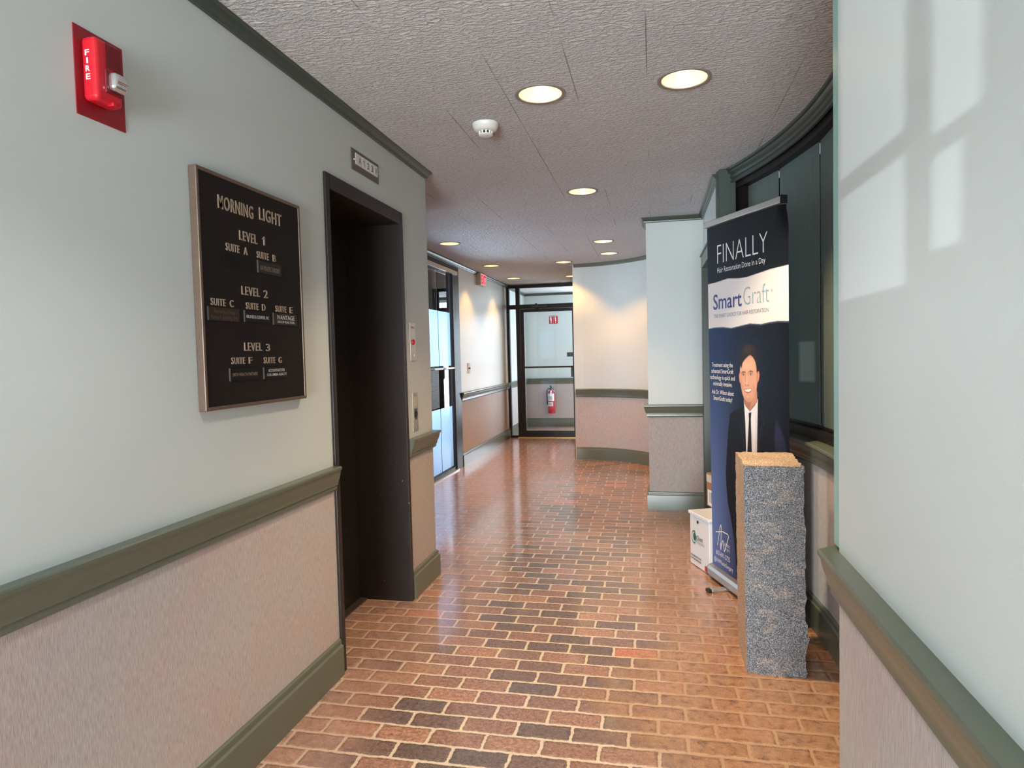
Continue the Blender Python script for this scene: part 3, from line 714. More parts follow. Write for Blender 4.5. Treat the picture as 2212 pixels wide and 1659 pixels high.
# ------------------------------------------------------------------ fire alarm
t = thing('fire_alarm', 'red fire alarm horn strobe on a dark red wall plate', 'fire alarm', (XL, 1.47, 2.02))
q = MB(); q.box(XL, XL+.003, 1.395, 1.548, 2.021, 2.240); q.build('back_plate', M['red_plate'], t)
q = MB(); ya, yb, za, zb, D = 1.413, 1.497, 2.058, 2.214, .046
q.box(XL+.002, XL+D, ya, yb, za, zb); body = q.build('housing', M['red_body'], t, bevel=.012)
body.modifiers['bevel'].segments = 4
q = MB()
for i, ch in enumerate('FIRE'):
    put_text(q, ch, (XL, ya, 0), (1, 0, 0), (0, 0, 1), .016 if ch != 'I' else .0195, .029 if ch != 'I' else .0245, 2.166-i*.0195, 2.180-i*.0195, .02, lift=.0005)
q.build('lettering', M['white_print'], body)
q = MB(); q.box(XL+D-.002, XL+D+.002, ya+.030, yb-.006, 2.146, 2.206)
for i in range(7):
    for j in range(6): q.box(XL+D+.002, XL+D+.003, ya+.036+i*.0062, ya+.0385+i*.0062, 2.151+j*.009, 2.156+j*.009)
q.build('sounder_grille', M['red_dark'], t, bevel=.0)
q = MB(); q.box(XL+D-.004, XL+D+.004, ya+.026, yb-.002, 2.084, 2.141); q.build('lens_bezel', M['red_dark'], t, bevel=.003)
q = MB(); q.box(XL+D, XL+D+.024, ya+.032, yb-.006, 2.091, 2.136); ln = q.build('strobe_lens', M['lens'], t, bevel=.010); ln.modifiers['bevel'].segments = 3
q = MB(); q.tube([(XL+D+.0245, ya+.040, 2.113), (XL+D+.0245, yb-.014, 2.113)], .004); q.build('flash_tube', M['chrome'], ln, smooth=True)
q = MB(); q.box(XL+.030, XL+D+.003, ya+.046, ya+.056, 2.057, 2.066); q.build('latch', M['red_body'], t, bevel=.002)

# ------------------------------------------------------------------ directory plaque
t = thing('directory_plaque', 'large dark cast plaque with raised bronze lettering listing the suites', 'plaque', (XL, 2.1, 1.25))
q = MB(); PY0, PY1, PZ0, PZ1 = 1.790, 2.395, 1.246, 2.004; PD = .028
q.box(XL, XL+PD-.004, PY0+.004, PY1-.004, PZ0+.004, PZ1-.004); q.build('panel', M['plaque'], t)
q = MB(); w_ = .012
q.box(XL, XL+PD, PY0, PY0+w_, PZ0, PZ1); q.box(XL, XL+PD, PY1-w_, PY1, PZ0, PZ1); q.box(XL, XL+PD, PY0+w_, PY1-w_, PZ0, PZ0+w_); q.box(XL, XL+PD, PY0+w_, PY1-w_, PZ1-w_, PZ1)
q.build('border', M['bronze_edge'], t, bevel=.003)
XP = XL+PD-.004
def pl(s_, y0, y1, z0, z1, b_=.004):
    q = MB(); put_text(q, s_, (XP, 0, 0), (0, 1, 0), (0, 0, 1), y0, y1, z0, z1, b_, thick=.003, lift=0, spacing=1.12); q.build('lettering', M['bronze_letter'], t)
pl('MORNING', 1.893, 2.083, 1.893, 1.936, .006); pl('LIGHT', 2.120, 2.262, 1.900, 1.943, .006)
pl('LEVEL', 1.999, 2.101, 1.809, 1.841); pl('1', 2.133, 2.147, 1.812, 1.843, .0)
pl('LEVEL', 1.999, 2.103, 1.625, 1.654); pl('2', 2.128, 2.153, 1.624, 1.652)
pl('LEVEL', 2.001, 2.103, 1.435, 1.463); pl('3', 2.130, 2.153, 1.434, 1.460)
for n_, y0, y1, z0, z1 in (('A', 1.924, 2.040, 1.763, 1.788), ('B', 2.096, 2.214, 1.762, 1.786), ('C', 1.837, 1.951, 1.579, 1.602), ('D', 2.020, 2.134, 1.578, 1.601), ('E', 2.200, 2.316, 1.579, 1.602), ('F', 1.928, 2.042, 1.391, 1.413), ('G', 2.112, 2.226, 1.390, 1.412)):
    pl('SUITE', y0, y0+.072, z0, z1); pl(n_, y1-.019, y1, z0, z1)
PLATES = [(2.098, 2.243, 1.711, 1.753, 'np_grey', [('AW PLASTIC SURGERY', .010, .135, .010, .026)], 'bronze_letter'),
          (1.820, 1.977, 1.531, 1.573, 'np_brown', [('The Hamilton Group', .025, .132, .024, .036), ('Patricia R. Boulding, CPA', .012, .145, .006, .017)], 'bronze_edge'),
          (2.008, 2.156, 1.534, 1.572, 'np_black', [('BIELINSKI & KUSHNER, INC', .008, .142, .013, .024)], 'white_print'),
          (2.182, 2.341, 1.531, 1.573, 'np_grey', [('IVANTAGE', .022, .140, .020, .036), ('GROUP REALTORS', .022, .140, .007, .015)], 'white_print'),
          (1.916, 2.073, 1.335, 1.376, 'np_black', [('SMITH WEALTH PARTNERS', .010, .150, .015, .026)], 'bronze_letter'),
          (2.108, 2.263, 1.335, 1.375, 'np_black', [('ACCOUNTANTS FOR', .025, .132, .024, .034), ('COLUMBIA REALTY', .015, .145, .009, .018)], 'white_print')]
for y0, y1, z0, z1, mk, lines, ink in PLATES:
    q = MB(); q.box(XP-.001, XP+.004, y0, y1, z0, z1); np_ = q.build('name_plate', M[mk], t)
    q = MB()
    for s_, a, bb, c_, d_ in lines: put_text(q, s_, (XP+.004, 0, 0), (0, 1, 0), (0, 0, 1), y0+a, y0+bb, z0+c_, z0+d_, .004, lift=.0004)
    q.build('lettering', M[ink], np_)
    q = MB(); q.box(XP, XP+.005, y0-.003, y0, z0-.001, z1+.001); q.build('clip', M['steel_dark'], np_)
q = MB(); q.box(XP-.001, XP+.002, 1.914, 2.061, 1.710, 1.746); q.build('bare_mount', M['np_dark'], t)

# ------------------------------------------------------------------ elevator indicator and panels
t = thing('floor_indicator', 'tarnished metal elevator floor indicator over the dark doorway', 'elevator indicator', (XL, 3.08, 2.30))
q = MB(); q.box(XL, XL+.005, 2.928, 3.241, 2.296, 2.396); q.build('face_plate', M['steel_dark'], t, bevel=.002)
for i, ch in enumerate(('A', '1', '2', '3', 'V')):
    ya = 2.992+i*.0475
    q = MB(); q.box(XL+.004, XL+.0075, ya-(.024 if i == 0 else 0), ya+.040, 2.327, 2.380); wn_ = q.build('number_window', M['white_plastic'], t)
    q = MB(); put_text(q, ch, (XL+.0075, 0, 0), (0, 1, 0), (0, 0, 1), ya+.010 if ch != '1' else ya+.014, ya+.030 if ch != '1' else ya+.024, 2.338, 2.368, .015, lift=.0004); q.build('numeral', M['black_ink'], wn_)
for yy in (2.955, 3.224):
    q = MB(); q.lathe([(.006, XL+.004), (.005, XL+.007), (0, XL+.0075)], (0, yy, 2.346), 12, 'x'); q.build('screw', M['steel'], t)

t = thing('key_switch_panel', 'narrow steel panel with red lamp beside the elevator frame, upper one', 'control panel', (XL, 3.667, 1.376))
q = MB(); q.box(XL, XL+.004, 3.624, 3.711, 1.376, 1.599); q.build('face_plate', M['steel'], t, bevel=.0015)
q = MB(); q.lathe([(.017, XL+.004), (.016, XL+.010), (.010, XL+.014), (0, XL+.015)], (0, 3.667, 1.487), 20, 'x'); q.build('red_lamp', M['red_body'], t, smooth=True)
q = MB()
put_text(q, 'FIRE', (XL+.004, 0, 0), (0, 1, 0), (0, 0, 1), 3.640, 3.694, 1.566, 1.578, .01, lift=.0004); q.build('lettering', M['black_ink'], t)
q = MB(); q.lathe([(.009, XL+.004), (.009, XL+.009)], (0, 3.667, 1.408), 16, 'x'); q.build('key_lock', M['chrome'], t)

t = thing('call_button_panel', 'narrow steel elevator call button panel just above the chair rail', 'control panel', (XL, 3.676, .962))
q = MB(); q.box(XL, XL+.004, 3.634, 3.718, .962, 1.189); q.build('face_plate', M['steel'], t, bevel=.0015)
q = MB(); q.box(XL+.0038, XL+.0046, 3.652, 3.700, 1.108, 1.160)
for i in range(5): q.box(XL+.0046, XL+.005, 3.656, 3.696, 1.114+i*.009, 1.117+i*.009)
q.build('notice_plate', M['ivory'], t)
q = MB(); q.box(XL+.0035, XL+.005, 3.650, 3.702, 1.030, 1.095); q.build('button_plate', M['steel_dark'], t)
q = MB(); q.lathe([(.021, XL+.004), (.021, XL+.009), (.017, XL+.010), (.016, XL+.007), (0, XL+.007)], (0, 3.676, 1.062), 24, 'x'); q.build('call_button', M['black'], t, smooth=True)
for zz in (.985, 1.176):
    q = MB(); q.lathe([(.006, XL+.004), (.006, XL+.006)], (0, 3.676, zz), 10, 'x'); q.build('screw', M['chrome'], t)

# ------------------------------------------------------------------ exit sign, switch
t = thing('exit_sign', 'ivory exit sign with red letters at the top of the far wall', 'exit sign', (XF, 9.05, 2.38))
q = MB(); q.box(XF, -2.325, 8.905, 9.20, 2.375, 2.545); q.build('housing', M['ivory'], t, bevel=.004)
q = MB(); q.box(-2.326, -2.323, 8.915, 9.19, 2.385, 2.535); fc = q.build('sign_face', M['exit_face'], t)
q = MB(); put_text(q, 'EXIT', (-2.323, 0, 0), (0, 1, 0), (0, 0, 1), 8.932, 9.175, 2.400, 2.520, .03, lift=.001); q.build('lettering', M['exit_red'], fc)
t = thing('light_switch', 'ivory double switch plate on the bright far wall', 'light switch', (XF, 8.41, 1.166))
q = MB(); q.box(XF, XF+.006, 8.345, 8.465, 1.166, 1.300); q.build('cover_plate', M['ivory'], t, bevel=.002)
for yy in (8.382, 8.428):
    q = MB(); q.box(XF+.006, XF+.016, yy-.005, yy+.005, 1.222, 1.244); q.build('toggle', M['black'], t, bevel=.001)

# ------------------------------------------------------------------ fire extinguisher and signs
ex, ey = -1.915, YV-.085
t = thing('fire_extinguisher', 'red fire extinguisher hung on the wall behind the exit door', 'fire extinguisher', (ex, ey, .26))
q = MB(); q.lathe([(.050, .262), (.066, .270), (.068, .285), (.068, .625), (.064, .655), (.050, .680), (.028, .695), (.024, .705)], (ex, ey, 0), 28); q.build('cylinder_body', M['red_paint'], t, smooth=True)
q = MB(); q.lathe([(.023, .703), (.023, .735), (.012, .745), (.012, .755)], (ex, ey, 0), 16); q.lathe([(.018, ey-.024), (.018, ey-.032)], (ex, 0, .722), 14, 'y'); q.build('valve', M['chrome'], t, smooth=True)
q = MB(); q.prism([(ex-.012, ey-.02, .745), (ex-.012, ey-.10, .785), (ex-.012, ey-.10, .793), (ex-.012, ey+.01, .765)], (0, 0, 0), (.024, 0, 0)); q.prism([(ex-.012, ey-.02, .735), (ex-.012, ey-.09, .732), (ex-.012, ey-.09, .740), (ex-.012, ey-.02, .745)], (0, 0, 0), (.024, 0, 0)); q.build('handle', M['black'], t)
q = MB(); q.tube([(ex-.02, ey-.01, .73), (ex-.06, ey-.02, .735), (ex-.083, ey-.02, .70), (ex-.086, ey-.02, .60), (ex-.082, ey-.02, .50), (ex-.080, ey-.02, .43)], [.010]*5+[.014], 10); q.build('hose', M['rubber'], t, smooth=True)
def wrap(z0, z1, a0, a1, mk, nm):
    q = MB(); P_ = arc(ex, ey, .0686, a0, a1, 10); n = len(P_)
    q.add([(x_, y_, z0) for x_, y_ in P_]+[(x_, y_, z1) for x_, y_ in P_], [(i, i+1, n+i+1, n+i) for i in range(n-1)]); return q.build(nm, M[mk], t)
wrap(.50, .64, 205, 325, 'white_plastic', 'paper_label'); wrap(.40, .475, 200, 300, 'white_plastic', 'paper_label')
for zz in ((.52, .545, .57), (.42, .445)):
  q = MB()
  for z0 in zz:
    P_ = arc(ex, ey, .0690, 215, 290, 8); n = len(P_); q.add([(x_, y_, z0) for x_, y_ in P_]+[(x_, y_, z0+.010) for x_, y_ in P_], [(i, i+1, n+i+1, n+i) for i in range(n-1)])
  q.build('label_print', M['grey_ink'], t)
q = MB(); q.box(ex-.05, ex+.06, ey-.004, ey+.001, .62, .70); q.build('inspection_tag', M['white_print'], t)
q = MB(); q.tube([(ex-.012, ey-.075, .60), (ex+.008, ey-.080, .70)], .014, 8); q.build('hanging_tag', M['white_print'], t)
q = MB(); q.box(ex-.03, ex+.03, ey+.06, YV, .50, .74); q.build('wall_bracket', M['black'], t)
for x0, x1, lb in ((-1.941, -1.866, 'small red extinguisher sign with white pictogram, darker one by the hinge side'), (-1.858, -1.775, 'small red extinguisher sign with white pictogram, brighter one by the latch side')):
    t = thing('extinguisher_sign', lb, 'sign', ((x0+x1)/2, YV, 1.966), group='red signs above the extinguisher')
    q = MB(); q.box(x0, x1, YV-.003, YV, 1.968, 2.124); q.build('sign_plate', M['red_paint'], t)
    q = MB(); xm = (x0+x1)/2; yy = YV-.0035
    q.box(xm-.012, xm+.012, yy, yy+.0006, 2.010, 2.080); q.box(xm-.006, xm+.006, yy, yy+.0006, 2.080, 2.095); q.box(xm-.020, xm+.008, yy, yy+.0006, 2.093, 2.100); q.box(xm-.022, xm-.017, yy, yy+.0006, 2.045, 2.098)
    q.add([(xm-.018, yy, 1.998), (xm+.018, yy, 1.998), (xm, yy, 1.976)], [(0, 1, 2)])
    q.box(x0+.006, x1-.006, yy, yy+.0006, 2.108, 2.116)
    q.build('pictogram', M['white_print'], t)

# ------------------------------------------------------------------ granite pillar
t = MB(); NX, NY, NZ = 30, 26, 92
def gpt(u, v, w_):
    x = .372+(.612-.372)*u; y = 2.945+.285*v-.018*u; z = .912*w_
    x += (.012*w_-.006)*(-1 if u < .5 else .3)*.4
    nrm = Vector((u-.5, v-.5, 0)); p = Vector((x, y, z))
    n1 = mnoise.noise(p*9); n2 = mnoise.noise(p*28+Vector((5, 1, 2))); n3 = mnoise.noise(p*70)
    if u > .999: x += .012*n1+.010*n2+.004*n3+(.016*math.exp(-((z-.17)/.05)**2))
    if u < .001: x += .003*n2+.002*n3
    if v < .001: y += .008*n1+.004*n2+.002*n3-.010*math.sin(math.pi*u)*.5
    if v > .999: y += .008*n1
    if w_ > .999: z += .008*n1+.004*n2+.003*n3-.022*max(0, u-.72)/.28*max(0, 1-v)-.012*max(0, .25-v)/.25+.006*v
    return (x, y, z)
idx = {}; gv = []; gf = []; gm = []
def gi(i, j, k):
    key = (i, j, k)
    if key not in idx: idx[key] = len(gv); gv.append(gpt(i/NX, j/NY, k/NZ))
    return idx[key]
for i in range(NX):
    for k in range(NZ):
        gf.append((gi(i, 0, k), gi(i+1, 0, k), gi(i+1, 0, k+1), gi(i, 0, k+1))); gm.append(0)
        gf.append((gi(i+1, NY, k), gi(i, NY, k), gi(i, NY, k+1), gi(i+1, NY, k+1))); gm.append(0)
for j in range(NY):
    for k in range(NZ):
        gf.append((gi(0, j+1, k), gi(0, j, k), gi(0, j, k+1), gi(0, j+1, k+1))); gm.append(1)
        gf.append((gi(NX, j, k), gi(NX, j+1, k), gi(NX, j+1, k+1), gi(NX, j, k+1))); gm.append(0)
for i in range(NX):
    for j in range(NY):
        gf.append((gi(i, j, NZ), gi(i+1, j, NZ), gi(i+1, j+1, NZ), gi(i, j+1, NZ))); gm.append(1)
        gf.append((gi(i, j+1, 0), gi(i+1, j+1, 0), gi(i+1, j, 0), gi(i, j, 0))); gm.append(0)
t.v = gv; t.f = gf; t.mi = gm
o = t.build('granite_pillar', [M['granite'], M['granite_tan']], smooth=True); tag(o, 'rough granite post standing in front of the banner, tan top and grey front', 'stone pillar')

# ------------------------------------------------------------------ roll-up banner
BA = Vector((.324-.031, 4.224-.011, 0)); BD = Vector((.118, -.328, 0)).normalized(); BN = Vector((-BD.y, BD.x, 0))   # BN points behind the banner
if BN.x < 0: BN = -BN
bt = thing('banner_stand', 'tall black and blue roll-up banner stand with a man in a suit', 'banner', tuple(BA))
def bmap(u, z, lift=0.):
    zz = z-(.050*(u-.45)*max(0., min(1., (z-1.55)/.55)))
    k = max(0., (u-.80)/.105); top = max(0., min(1., (z-1.93)/.16)); uu = u-.036*k*top*top
    back_ = .012*top*k*k+.004*k*k
    return BA+BD*uu+BN*(back_+.035-lift)+Vector((0, 0, zz))
UW, ZB, ZT = .905, .075, 2.115
def ul(z): return .040-.028*max(0, (z-.2))/1.9
DU, DZ = .0034, .0034
nu, nz = int(UW/DU), int((ZT-ZB)/DZ)
U = np.linspace(0, 1, nu+1)[None, :]; Zs = np.linspace(ZB, ZT, nz+1)[:, None]
UL = .040-.028*np.maximum(0, Zs-.2)/1.9
UU = UL+(UW-UL)*U; ZZ = np.repeat(Zs, nu+1, 1)
def sm(x, a, b): t_ = np.clip((x-a)/(b-a), 0, 1); return t_*t_*(3-2*t_)
def poly_mask(pts, soft=.003):
    P_ = np.array(pts); n = len(P_); dmin = np.full(UU.shape, 9.); ins = np.zeros(UU.shape, bool)
    x0, x1 = P_[:, 0].min()-.03, P_[:, 0].max()+.03; z0, z1 = P_[:, 1].min()-.03, P_[:, 1].max()+.03
    for i in range(n):
        ax, az = P_[i]; bx, bz = P_[(i+1) % n]; dx, dz = bx-ax, bz-az
        t_ = np.clip(((UU-ax)*dx+(ZZ-az)*dz)/(dx*dx+dz*dz+1e-12), 0, 1)
        dmin = np.minimum(dmin, np.hypot(UU-ax-t_*dx, ZZ-az-t_*dz))
        cond = ((az > ZZ) != (bz > ZZ)) & (UU < (bx-ax)*(ZZ-az)/(bz-az+1e-12)+ax); ins ^= cond
    return sm(np.where(ins, dmin, -dmin), -soft, soft)
def smooth_poly(pts, it=2):
    P_ = [tuple(p) for p in pts]
    for _ in range(it):
        Q = []
        for i in range(len(P_)):
            a, b_ = P_[i], P_[(i+1) % len(P_)]; Q += [(a[0]*.75+b_[0]*.25, a[1]*.75+b_[1]*.25), (a[0]*.25+b_[0]*.75, a[1]*.25+b_[1]*.75)]
        P_ = Q
    return P_
IMG = np.zeros(UU.shape+(3,)); IMG[:] = lin(17, 18, 24)
def over(mask, c):
    c = np.array(c) if not isinstance(c, np.ndarray) else c
    IMG[:] = IMG*(1-mask[..., None])+c*mask[..., None]
over(sm(UU, .35, .0)*.6, lin(26, 29, 46))
W1 = np.interp(UU[0], [.0, .16, .295, .42, .514, .633, .744, .909], [1.787, 1.791, 1.799, 1.788, 1.786, 1.794, 1.802, 1.806])[None, :]
W2 = np.interp(UU[0], [.0, .116, .227, .332, .431, .54, .657, .74, .819, .904], [1.526, 1.532, 1.530, 1.520, 1.527, 1.535, 1.526, 1.532, 1.534, 1.528])[None, :]
low = sm(ZZ-W2, .002, -.002)
bl = sm(UU, .52, .0)
zt = sm(ZZ, 1.50, .15)[..., None]
bluec = np.array(lin(30, 50, 92))*(1-zt)+np.array(lin(96, 116, 168))*zt
gr = np.array(lin(13, 14, 20))*(1-bl[..., None])+bluec*bl[..., None]
over(low, gr)
band = sm(W1-ZZ, -.002, .002)*(1-low); over(band, lin(226, 220, 219))
edge = np.exp(-((ZZ-W2+.005)/.003)**2)*.35; over(edge, lin(90, 110, 150))
blob_ = lambda u, z, a, b_: np.exp(-((UU-u)/a)**2-((ZZ-z)/b_)**2)*low
SK = lin(214, 160, 132); SKD = lin(168, 110, 86); SKL = lin(232, 184, 158)
suit = [(0.456, 1.088), (0.341, 1.05), (0.293, 1.028), (0.267, 0.932), (0.248, 0.816), (0.232, 0.68), (0.239, 0.586), (0.254, 0.503), (0.285, 0.435), (0.327, 0.314), (0.344, 0.197), (0.36, .05), (.905, .05), (0.905, 0.846), (0.871, 0.935), (0.835, 1.003), (0.783, 1.06), (0.697, 1.084), (0.615, 1.107), (0.604, 1.003), (0.594, 0.83), (0.484, 0.814), (0.473, 0.99)]
over(blob_(.46, 1.30, .20, .22)*.38, lin(34, 46, 76))
over(poly_mask(suit), lin(16, 16, 20))
over(poly_mask(smooth_poly([(0.783, 1.046), (0.813, 1.024), (0.867, 0.951), (0.890, 0.86), (.885, .6), (0.789, 0.60), (.775, .9)]), .012)*.9, lin(40, 40, 68))
over(poly_mask([(0.617, 1.10), (0.664, 1.009), (0.638, .99), (.60, .86), (0.606, .84), (.65, .985), (.675, 1.01), (.622, 1.105)], .004)*.5, lin(44, 44, 56))
over(poly_mask([(0.456, 1.085), (0.416, 0.96), (0.474, 0.862), (.472, .875), (.425, .962), (.460, 1.08)], .003)*.45, lin(44, 44, 56))
over(poly_mask([(0.46, 1.115), (0.473, 0.99), (0.483, 0.80), (0.595, 0.80), (0.604, 1.003), (0.611, 1.136), (0.581, 1.1), (0.525, 1.063), (0.478, 1.086)]), lin(226, 224, 228))
over(poly_mask([(0.585, 1.09), (.604, 1.0), (.596, .80), (.580, .80), (.585, .98)], .006)*.4, lin(170, 172, 186))
over(poly_mask([(0.51, 1.054), (0.542, 1.06), (0.535, 1.024), (0.545, 0.80), (0.487, 0.80), (0.513, 1.02)]), lin(22, 22, 34))
over(poly_mask([(0.46, 1.115), (.478, 1.086), (.525, 1.063), (.505, 1.05), (.482, 1.066), (.461, 1.09)], .002)*.6, lin(240, 240, 244))
over(poly_mask([(0.454, 1.15), (0.464, 1.098), (0.525, 1.066), (0.604, 1.119), (0.600, 1.18)]), SKD)
over(poly_mask([(0.545, 1.12), (0.525, 1.075), (0.600, 1.125), (0.602, 1.17)], .012)*.6, SK)
for e_ in ([(0.403, 1.258), (0.412, 1.268), (0.424, 1.25), (0.424, 1.212), (0.410, 1.214)], [(0.605, 1.277), (0.624, 1.284), (0.631, 1.262), (.625, 1.238), (0.612, 1.222), (0.602, 1.225)]):
    over(poly_mask(smooth_poly(e_)), lin(206, 138, 112))
face = [(0.423, 1.326), (0.415, 1.281), (0.417, 1.227), (0.430, 1.182), (0.445, 1.148), (0.470, 1.123), (0.502, 1.110), (0.533, 1.113), (0.564, 1.132), (0.593, 1.167), (0.607, 1.217), (0.613, 1.26), (0.607, 1.302), (0.576, 1.350), (0.53, 1.380), (0.483, 1.362), (0.439, 1.345)]
fm = poly_mask(smooth_poly(face)); over(fm, SK)
blob = lambda u, z, a, b_: np.exp(-((UU-u)/a)**2-((ZZ-z)/b_)**2)
over(fm*blob(.50, 1.31, .07, .03)*.7, SKL); over(fm*blob(.455, 1.215, .022, .018)*.5, lin(226, 160, 136)); over(fm*blob(.565, 1.220, .024, .020)*.5, lin(226, 160, 136))
over(fm*sm(UU, .585, .615)*.6, SKD); over(fm*blob(.51, 1.125, .05, .018)*.4, SKD)
over(fm*blob(.432, 1.20, .010, .04)*.35, SKD); over(fm*blob(.575, 1.165, .016, .03)*.35, SKD); over(fm*blob(.506, 1.142, .02, .010)*.35, SKL)
over(fm*(blob(.455, 1.262, .022, .009)+blob(.537, 1.267, .024, .009))*.55, lin(150, 98, 80))
over(fm*blob(.478, 1.245, .006, .025)*.40, SKD); over(fm*blob(.494, 1.235, .007, .03)*.6, SKL); over(fm*blob(.492, 1.213, .012, .008)*.6, SKL)
over(fm*(blob(.479, 1.203, .006, .004)+blob(.508, 1.203, .007, .004))*.75, lin(120, 66, 54)); over(fm*blob(.493, 1.199, .014, .003)*.45, SKD)
for e_ in ([(0.430, 1.266), (0.446, 1.277), (0.478, 1.277), (0.478, 1.271), (0.446, 1.270)], [(0.510, 1.274), (0.532, 1.284), (0.564, 1.280), (0.562, 1.275), (0.532, 1.277)]):
    over(poly_mask(e_, .0025)*.9, lin(52, 34, 28))
for e_, cu_ in (([(0.438, 1.256), (0.453, 1.262), (0.470, 1.257), (0.455, 1.2525)], .4545), ([(0.519, 1.260), (0.537, 1.267), (0.555, 1.263), (0.539, 1.257)], .5375)):
    over(poly_mask(e_, .0015), lin(212, 200, 196)); zc = sum(p[1] for p in e_)/4
    over(np.clip(1.6-((UU-cu_)**2+(ZZ-zc)**2)/.0052**2, 0, 1), lin(38, 26, 22))
    over(poly_mask([(e_[0][0]-.002, e_[0][1]), (e_[1][0], e_[1][1]+.001), (e_[2][0]+.002, e_[2][1]), (e_[1][0], e_[1][1]+.004)], .0012)*.85, lin(60, 38, 32))
over(poly_mask(smooth_poly([(0.456, 1.179), (0.480, 1.182), (0.505, 1.183), (0.530, 1.186), (0.555, 1.190), (0.535, 1.166), (0.505, 1.158), (0.476, 1.163)], 1), .002), lin(172, 92, 84))
over(poly_mask(smooth_poly([(0.462, 1.177), (0.503, 1.180), (0.549, 1.186), (0.530, 1.171), (0.503, 1.167), (0.478, 1.169)], 1), .0015), lin(238, 232, 226))
over(fm*(blob(.448, 1.190, .005, .016)+blob(.566, 1.197, .005, .016))*.5, SKD)
over(poly_mask(smooth_poly([(.468, 1.150), (.505, 1.146), (.540, 1.150), (.505, 1.153)], 1), .003)*.3, SKD)
hair = [(0.421, 1.300), (0.412, 1.335), (0.414, 1.360), (0.426, 1.388), (0.462, 1.414), (0.508, 1.431), (0.552, 1.424), (0.594, 1.403), (0.614, 1.366), (0.619, 1.319), (0.612, 1.272), (0.602, 1.272), (0.598, 1.300), (0.588, 1.330), (0.574, 1.344), (0.556, 1.358), (0.53, 1.366), (0.508, 1.358), (0.482, 1.346), (0.458, 1.332), (0.444, 1.318), (.434, 1.292)]
hm = poly_mask(smooth_poly(hair, 1), .004); over(hm, lin(34, 26, 24))
st_ = .5+.25*np.sin(UU*260+ZZ*220+2*np.sin(ZZ*70+UU*50))+.25*np.sin(UU*530-ZZ*90+3*np.sin(UU*40)); over(hm*st_*blob(.505, 1.395, .07, .03)*.6, lin(92, 72, 62))
vs = []
for j in range(nz+1):
    for i in range(nu+1): vs.append(bmap(UU[j, i], ZZ[j, i])-BA)
q = np.arange((nz)*(nu)).reshape(nz, nu); jj, ii = np.divmod(q.ravel(), nu); a = jj*(nu+1)+ii
faces = np.stack([a, a+1, a+nu+2, a+nu+1], 1)
me = bpy.data.meshes.new('printed_panel')
me.vertices.add(len(vs)); me.vertices.foreach_set('co', np.array([tuple(v) for v in vs], dtype=np.float32).ravel())
me.loops.add(len(faces)*4); me.loops.foreach_set('vertex_index', faces.ravel().astype(np.int32))
me.polygons.add(len(faces)); me.polygons.foreach_set('loop_start', np.arange(0, len(faces)*4, 4, dtype=np.int32)); me.polygons.foreach_set('loop_total', np.full(len(faces), 4, dtype=np.int32))
me.update(calc_edges=True); me.polygons.foreach_set('use_smooth', [True]*len(me.polygons))
ca = me.color_attributes.new('print', 'FLOAT_COLOR', 'POINT'); ca.data.foreach_set('color', np.concatenate([IMG, np.ones(UU.shape+(1,))], 2).astype(np.float32).ravel())
me.materials.append(M['print'])
panel = bpy.data.objects.new('printed_panel', me); COL.objects.link(panel); panel.parent = bt
def btxt(mb, s_, u0, u1, z0, z1, bold=0.): put_text(mb, s_, None, (1, 0, 0), (0, 0, 1), u0, u1, z0, z1, bold, fn=lambda X, Y, D: bmap(X, Y, .0012), lift=0)
def bline(nm, mk, *a):
    q = MB(); btxt(q, *a); q.build(nm, M[mk], panel)
bline('white_lettering', 'white_print', 'FINALLY', .150, .722, 1.893, 2.000, -.018); bline('white_lettering', 'white_print', 'Hair Restoration Done in a Day', .148, .700, 1.842, 1.872, -.004)
for s_, u0, u1, zb in (('Treatment using the', .062, .334, 1.297), ('advanced SmartGraft', .055, .340, 1.260), ('technology is quick and', .036, .357, 1.2225), ('minimally invasive.', .078, .324, 1.185), ('Ask Dr. Wilson about', .058, .342, 1.135), ('SmartGraft today!', .080, .322, 1.098)):
    bline('white_lettering', 'white_print', s_, u0, u1, zb, zb+.025, .004)
bline('white_lettering', 'white_print', '603-691-2725', .093, .275, .158, .186); bline('white_lettering', 'white_print', '@AWPlasticSurgery', .064, .314, .112, .138)
bline('white_lettering', 'white_print', 'plastic', .205, .276, .240, .262, -.01); bline('white_lettering', 'white_print', 'surgery', .210, .276, .216, .230, -.015)
def ribbon(mb, pts, wd):
    for (a, b_) in zip(pts[:-1], pts[1:]):
        d_ = Vector((b_[0]-a[0], b_[1]-a[1])); n_ = Vector((-d_.y, d_.x)).normalized()*wd/2
        mb.add([bmap(a[0]+n_.x, a[1]+n_.y, .0012), bmap(b_[0]+n_.x, b_[1]+n_.y, .0012), bmap(b_[0]-n_.x, b_[1]-n_.y, .0012), bmap(a[0]-n_.x, a[1]-n_.y, .0012)], [(0, 1, 2, 3)])
q = MB(); ribbon(q, [(.112, .215), (.128, .262), (.146, .325), (.160, .352), (.168, .340), (.163, .285), (.160, .225)], .006)
ribbon(q, [(.090, .292), (.125, .300), (.180, .316), (.250, .318), (.262, .308), (.240, .262), (.206, .202), (.200, .212), (.190, .262), (.182, .262), (.165, .222), (.157, .198), (.150, .240)], .006)
q.build('signature_mark', M['white_print'], panel)
bline('navy_lettering', 'navy', 'Smart', .090, .445, 1.636, 1.722, .012)
bline('pale_blue_lettering', 'teal_ink', 'Graft', .466, .734, 1.636, 1.734, -.016)
bline('grey_lettering', 'grey_ink', 'THE SMART CHOICE FOR HAIR RESTORATION', .099, .728, 1.586, 1.607, -.004); bline('grey_lettering', 'grey_ink', '®', .752, .768, 1.684, 1.700, -.01)
